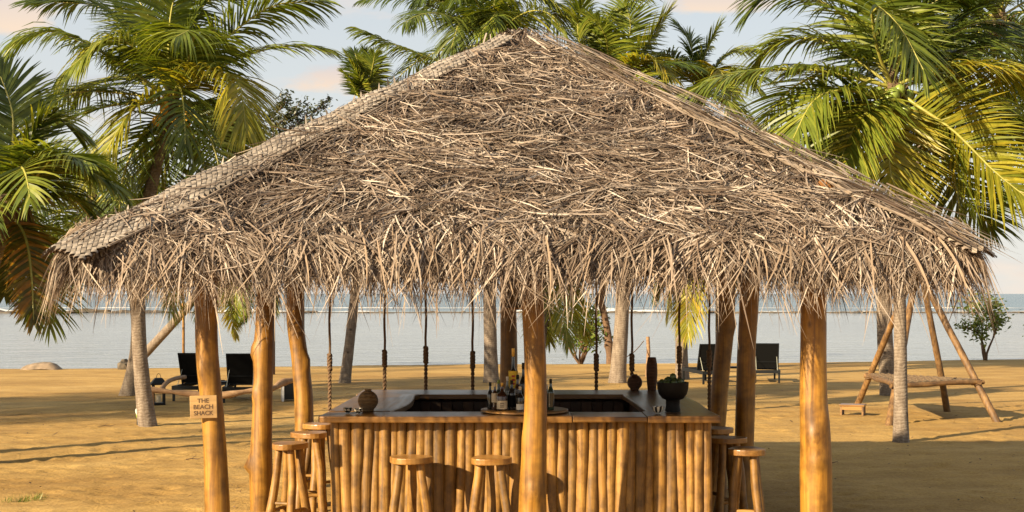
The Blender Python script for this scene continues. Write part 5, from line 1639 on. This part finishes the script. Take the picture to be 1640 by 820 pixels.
b = on_sand(359, 637); t = side_table(b, 'small black side table between the two loungers by the driftwood', 0, 0.3, 0.34)
b = on_sand(1174, 611); side_table(b, 'small black side table between the loungers beyond the hut', 0, 0.34, 0.38)
b = on_sand(465, 641); t = side_table(b, 'white-framed side table with black side panels past the driftwood', R(12), 0.36, 0.40, 'white')
for sx in (-1, 1):
    mb = MB(); mb.box((0, sx * 0.155, 0.19), (0.27, 0.012, 0.33)); mb.obj('side_panel', M['black'], t)
    mb = MB(); mb.box((sx * 0.155, 0, 0.19), (0.012, 0.27, 0.33)); mb.obj('side_panel', M['black'], t)
# roofed lantern
b = on_sand(254, 648)
t = thing('lantern', 'tall black roofed lantern with wire handle standing beside the ringed palm', 'lantern', b, R(20))
W = 0.24
mb = MB(); mb.box((0, 0, 0.02), (W, W, 0.04)); mb.obj('base', M['black'], t)
for sx in (-1, 1):
    for sy in (-1, 1):
        mb = MB(); mb.box((sx * (W / 2 - 0.02), sy * (W / 2 - 0.02), 0.21), (0.035, 0.035, 0.36)); mb.obj('corner_post', M['black'], t)
mb = MB(); mb.box((0, 0, 0.40), (W + 0.07, W + 0.07, 0.03)); mb.box((0, 0, 0.465), (W + 0.05, W + 0.05, 0.10), 0, None, 0.45); mb.obj('roof', M['black'], t)
mb = MB(); mb.lathe([(0, 0.04), (0.04, 0.04), (0.04, 0.17), (0, 0.17)], 14); mb.obj('candle', M['paper'], t, True)
mb = MB(); mb.tube([(0.04 * math.cos(a), 0, 0.515 + 0.085 * math.sin(a)) for a in np.linspace(0, math.pi, 12)], 0.005, 5); mb.obj('handle', M['black'], t)

# driftwood rail: crooked logs on short props in front of the loungers
dw = thing('driftwood_rail', 'crooked driftwood rail on short props running before the two loungers', 'driftwood', (on_sand(330, 650).x, 24.3, 0))
def rd(p): return Vector(p) - dw.location
pts = catmull([rd(at(238, 624, 24.3)), rd(at(270, 627, 24.3)), rd(at(318, 632, 24.3)), rd(at(355, 633, 24.3)), rd(at(400, 626, 24.5)), rd(at(436, 622, 24.8)), rd(at(452, 613, 25.2)), rd(at(478, 607, 25.6))], 36)
mb = MB(); mb.tube([tuple(p) for p in pts], [0.045 + 0.012 * math.sin(i * 0.9) + 0.01 * noise.noise((i * 0.8, 0, 0)) + 0.0005 * i for i in range(len(pts))], 10, 0, True, lambda i, a: 1 + 0.14 * noise.noise((math.cos(a) * 1.5, math.sin(a) * 1.5, i * 0.6)))
mb.obj('log', M['drift'], dw, True)
pts = catmull([rd(at(256, 626, 24.35)), rd(at(268, 612, 24.8)), rd(at(282, 606, 25.6)), rd(at(296, 604, 26.4))], 14)
mb = MB(); mb.tube([tuple(p) for p in pts], [0.04] * len(pts), 8); mb.obj('branch', M['drift'], dw, True)
for px, D, zt in ((243, 24.3, 0.36), (338, 24.3, 0.30), (424, 24.7, 0.36), (476, 25.6, 0.45)):
    a = Vector(((px - 820) * D / FPX, D, -0.15)); pole('prop', rd(a), rd((a.x, D, zt)), 0.05, 0.045, M['drift'], dw, px, 4, 8, 0.01)
# thin upright pole
b = on_sand(293, 618)
t = pole('upright_pole', Vector((0, 0, -0.2)), Vector((0, 0, 2.75)), 0.035, 0.03, M['post'], None, 3, 10, 9, 0.02)
t.location = b + Vector((0, 0, -0.15)); tagged(t, 'thin golden pole standing upright behind the lounger by the lantern', 'pole')
# short mooring post with slack rope
b = on_sand(1037, 603)
t = thing('short_post', 'short weathered post with a slack hammock rope, behind the tall vase', 'post', b)
pole('stake', (0, 0, -0.2), (0.01, 0, 1.08), 0.055, 0.05, M['drift'], t, 2, 6, 9, 0.02)
p1 = at(1031, 546, b.y) - b; p0 = at(1000, 573, b.y - 1.0) - b
mb = MB(); mb.tube([tuple(p1.lerp(p0, k) + Vector((0, 0, -0.07 * math.sin(k * math.pi)))) for k in np.linspace(0, 1, 10)], 0.012, 5); mb.obj('rope', M['rope'], t)
# garden light
b = on_sand(221, 679)
t = thing('garden_light', 'small spike garden light with pale head at the foot of the ringed palm', 'garden light', b)
mb = MB(); mb.tube([(0, 0, -0.1), (0, 0, 0.12)], 0.022, 8); mb.obj('spike', M['black'], t)
mb = MB(); mb.tube([(0, 0, 0.10), (0, 0, 0.13), (0, 0, 0.165)], [0.025, 0.034, 0.03], 10); mb.obj('band', M['nut_green'], t, True)
mb = MB(); mb.tube([(0, 0, 0.16), (0.005, -0.02, 0.2), (0.01, -0.05, 0.235)], [0.03, 0.042, 0.036], 10); mb.obj('head', M['white'], t, True)

# ------------------------------------------------------------------ swing bed on a teepee of poles
feet = [on_sand(1368, 648), on_sand(1421, 681), on_sand(1519, 657), on_sand(1604, 675)]   # back, front, back, front
cen = sum((Vector(f) for f in feet), Vector()) / 4
sb = thing('swing_bed', 'woven rope bed slung inside a teepee of four rough poles', 'swing bed', (cen.x, cen.y, 0))
def rs(p): return Vector(p) - sb.location
apx = at(1467, 395, cen.y)
tops = [apx + Vector((0.18, -0.1, 0.15)), apx + Vector((0.14, 0.12, 0.1)), apx + Vector((-0.05, -0.1, 0.2)), apx + Vector((-0.2, 0.1, 0.12))]
mids = [at(1400, 565, (feet[0].y + apx.y) / 2), None, at(1506, 595, (feet[2].y * 0.7 + apx.y * 0.3)), None]
for i in range(4):
    a, b_ = rs(feet[i] - Vector((0, 0, 0.15))), rs(tops[i])
    P = [a, a.lerp(b_, 0.33), a.lerp(b_, 0.66), b_]
    if mids[i] is not None and i == 2: P = [a, rs(mids[i]), a.lerp(b_, 0.6), b_]
    c = catmull(P, 24)
    # stand the mesh so that its own Z follows the pole roughly
    mb = MB(); mb.tube([tuple(p) for p in c], list(np.linspace(0.062, 0.05, len(c))), 10, 0, True, lambda k, an, i=i: 1 + 0.12 * noise.noise((math.cos(an), math.sin(an), k * 0.5 + i * 7)))
    mb.obj('pole', M['pole'], sb, True)
mb = MB(); pts = []
for k in range(40):
    a = k * 0.9; pts.append(tuple(rs(apx) + Vector((0.11 * math.cos(a), 0.11 * math.sin(a), -0.04 + 0.004 * k))))
mb.tube(pts, 0.014, 5); mb.obj('lashing', M['rope'], sb)
def pole_at(i, z):
    a, b_ = feet[i] - Vector((0, 0, 0.15)), tops[i]
    if i == 2 and mids[i] is not None:
        m_ = mids[i]
        if z < m_.z: return a.lerp(m_, (z - a.z) / (m_.z - a.z))
        a = m_
    return a.lerp(b_, (z - a.z) / (b_.z - a.z))
cor = [rs(pole_at(i, z)) for i, z in ((0, 0.52), (1, 0.58), (2, 0.52), (3, 0.60))]
for nm, (a, b_) in (('rail', (cor[1], cor[3])), ('rail', (cor[0], cor[2])), ('rail', (cor[0], cor[1])), ('rail', (cor[2], cor[3]))):
    d = (b_ - a).normalized() * 0.12
    pole(nm, a - d + Vector((0, -0.05, 0)), b_ + d + Vector((0, -0.05, 0)), 0.042, 0.038, M['pole'], sb, a.x, 8, 9, 0.02)
for k, c in enumerate(cor):
    mb = MB(); mb.tube([tuple(c + Vector((0.075 * math.cos(j), 0.09 * math.sin(j), -0.06 + 0.005 * j))) for j in np.arange(0, 24, 0.6)], 0.011, 5)
    mb.obj('lashing', M['rope'], sb)
def bed(u, v):
    a = cor[0].lerp(cor[2], u); b_ = cor[1].lerp(cor[3], u)
    p = a.lerp(b_, v); p.z += 0.035 - 0.10 * math.sin(u * math.pi) * math.sin(v * math.pi)
    return p
mb = MB()
nu, nv = 44, 26
for j in range(nv + 1):
    mb.tube([tuple(bed(i / 22, j / nv) + Vector((0, 0, 0.008 * (-1) ** (i + j)))) for i in range(23)], 0.024, 5)
mb.obj('rope_weft', M['rope_tan'], sb)
mb = MB()
for i in range(nu + 1):
    mb.tube([tuple(bed(i / nu, j / 13) + Vector((0, 0, -0.008 * (-1) ** (i + j)))) for j in range(14)], 0.020, 5)
mb.obj('rope_warp', M['rope'], sb)
# step
b = on_sand(1366, 664)
t = thing('step_stool', 'low wooden step with reddish top at the foot of the swing bed', 'step', b, R(-22))
mb = MB(); mb.box((0, 0, 0.165), (0.42, 0.30, 0.03)); mb.obj('tread', M['top_x'], t, False, 0.004)
for sx in (-1, 1):
    mb = MB(); mb.box((sx * 0.18, 0, 0.06), (0.03, 0.27, 0.18)); mb.obj('side_board', M['pole'], t)
mb = MB(); mb.box((0, -0.125, 0.12), (0.33, 0.022, 0.06)); mb.obj('front_board', M['seat'], t)

# ------------------------------------------------------------------ litter on the sand
r = np.random.default_rng(90)
pts = []
while len(pts) < 2600:
    x, y = r.uniform(-8.5, 11), r.uniform(11, 38)
    if noise.noise((x * 0.5, y * 0.5, 3)) + 0.25 < r.uniform(-0.2, 0.6): continue
    pts.append((x, y, sandz(x, y) - 0.002))
P = np.array(pts); n = len(P)
a = r.uniform(0, 6.28, n)
d = np.stack([np.cos(a), np.sin(a), r.uniform(0.0, 0.35, n)], -1)
L = r.uniform(0.015, 0.06, n); L = np.where(r.random(n) < 0.05, L * 3, L)
tt = np.linspace(0, 1, 3)[None, :, None]
c = P[:, None] + tt * L[:, None, None] * d[:, None] + np.array([0, 0, 0.004])
w = np.stack([-np.sin(a), np.cos(a), np.zeros(n)], -1)[:, None] * np.array([0.3, 1, 0.2])[None, :, None] * (r.uniform(0.004, 0.015, n))[:, None, None]
v, q = ribbons(c, w)
M['litter'] = mat_thatch('dry_leaf_litter', [(0.0, (0.04, 0.022, 0.012)), (0.6, (0.11, 0.06, 0.03)), (1.0, (0.3, 0.2, 0.12))])
tagged(link('leaf_litter', quad_mesh('leaf_litter', v, q, M['litter'])), 'scattered bits of dry leaf and husk on the sand', None, None, 'stuff')
for i, (px, py, L, rz, lb) in enumerate(((172, 683, 0.30, 0.6, 'forked dry twig lying on the sand near the garden-light palm'), (312, 736, 0.22, 0.25, 'thin straight dry twig on the sand beside the signed post'), (1330, 742, 0.2, 0.05, 'thin dry twig on the shaded sand beyond the knotty post'))):
    b = on_sand(px, py)
    mb = MB(); mb.tube([(-L / 2, 0, 0.012), (-L / 6, 0.02, 0.02), (L / 6, 0.0, 0.015), (L / 2, 0.03, 0.03)], [0.007, 0.006, 0.005, 0.002], 5)
    mb.tube([(-L / 6, 0.02, 0.02), (L * 0.1, 0.10, 0.05)], [0.004, 0.002], 5)
    tagged(mb.obj('twig', M['bark'], None, True, 0, b - Vector((0, 0, 0.008)), (0, 0, rz)), lb, 'twig')
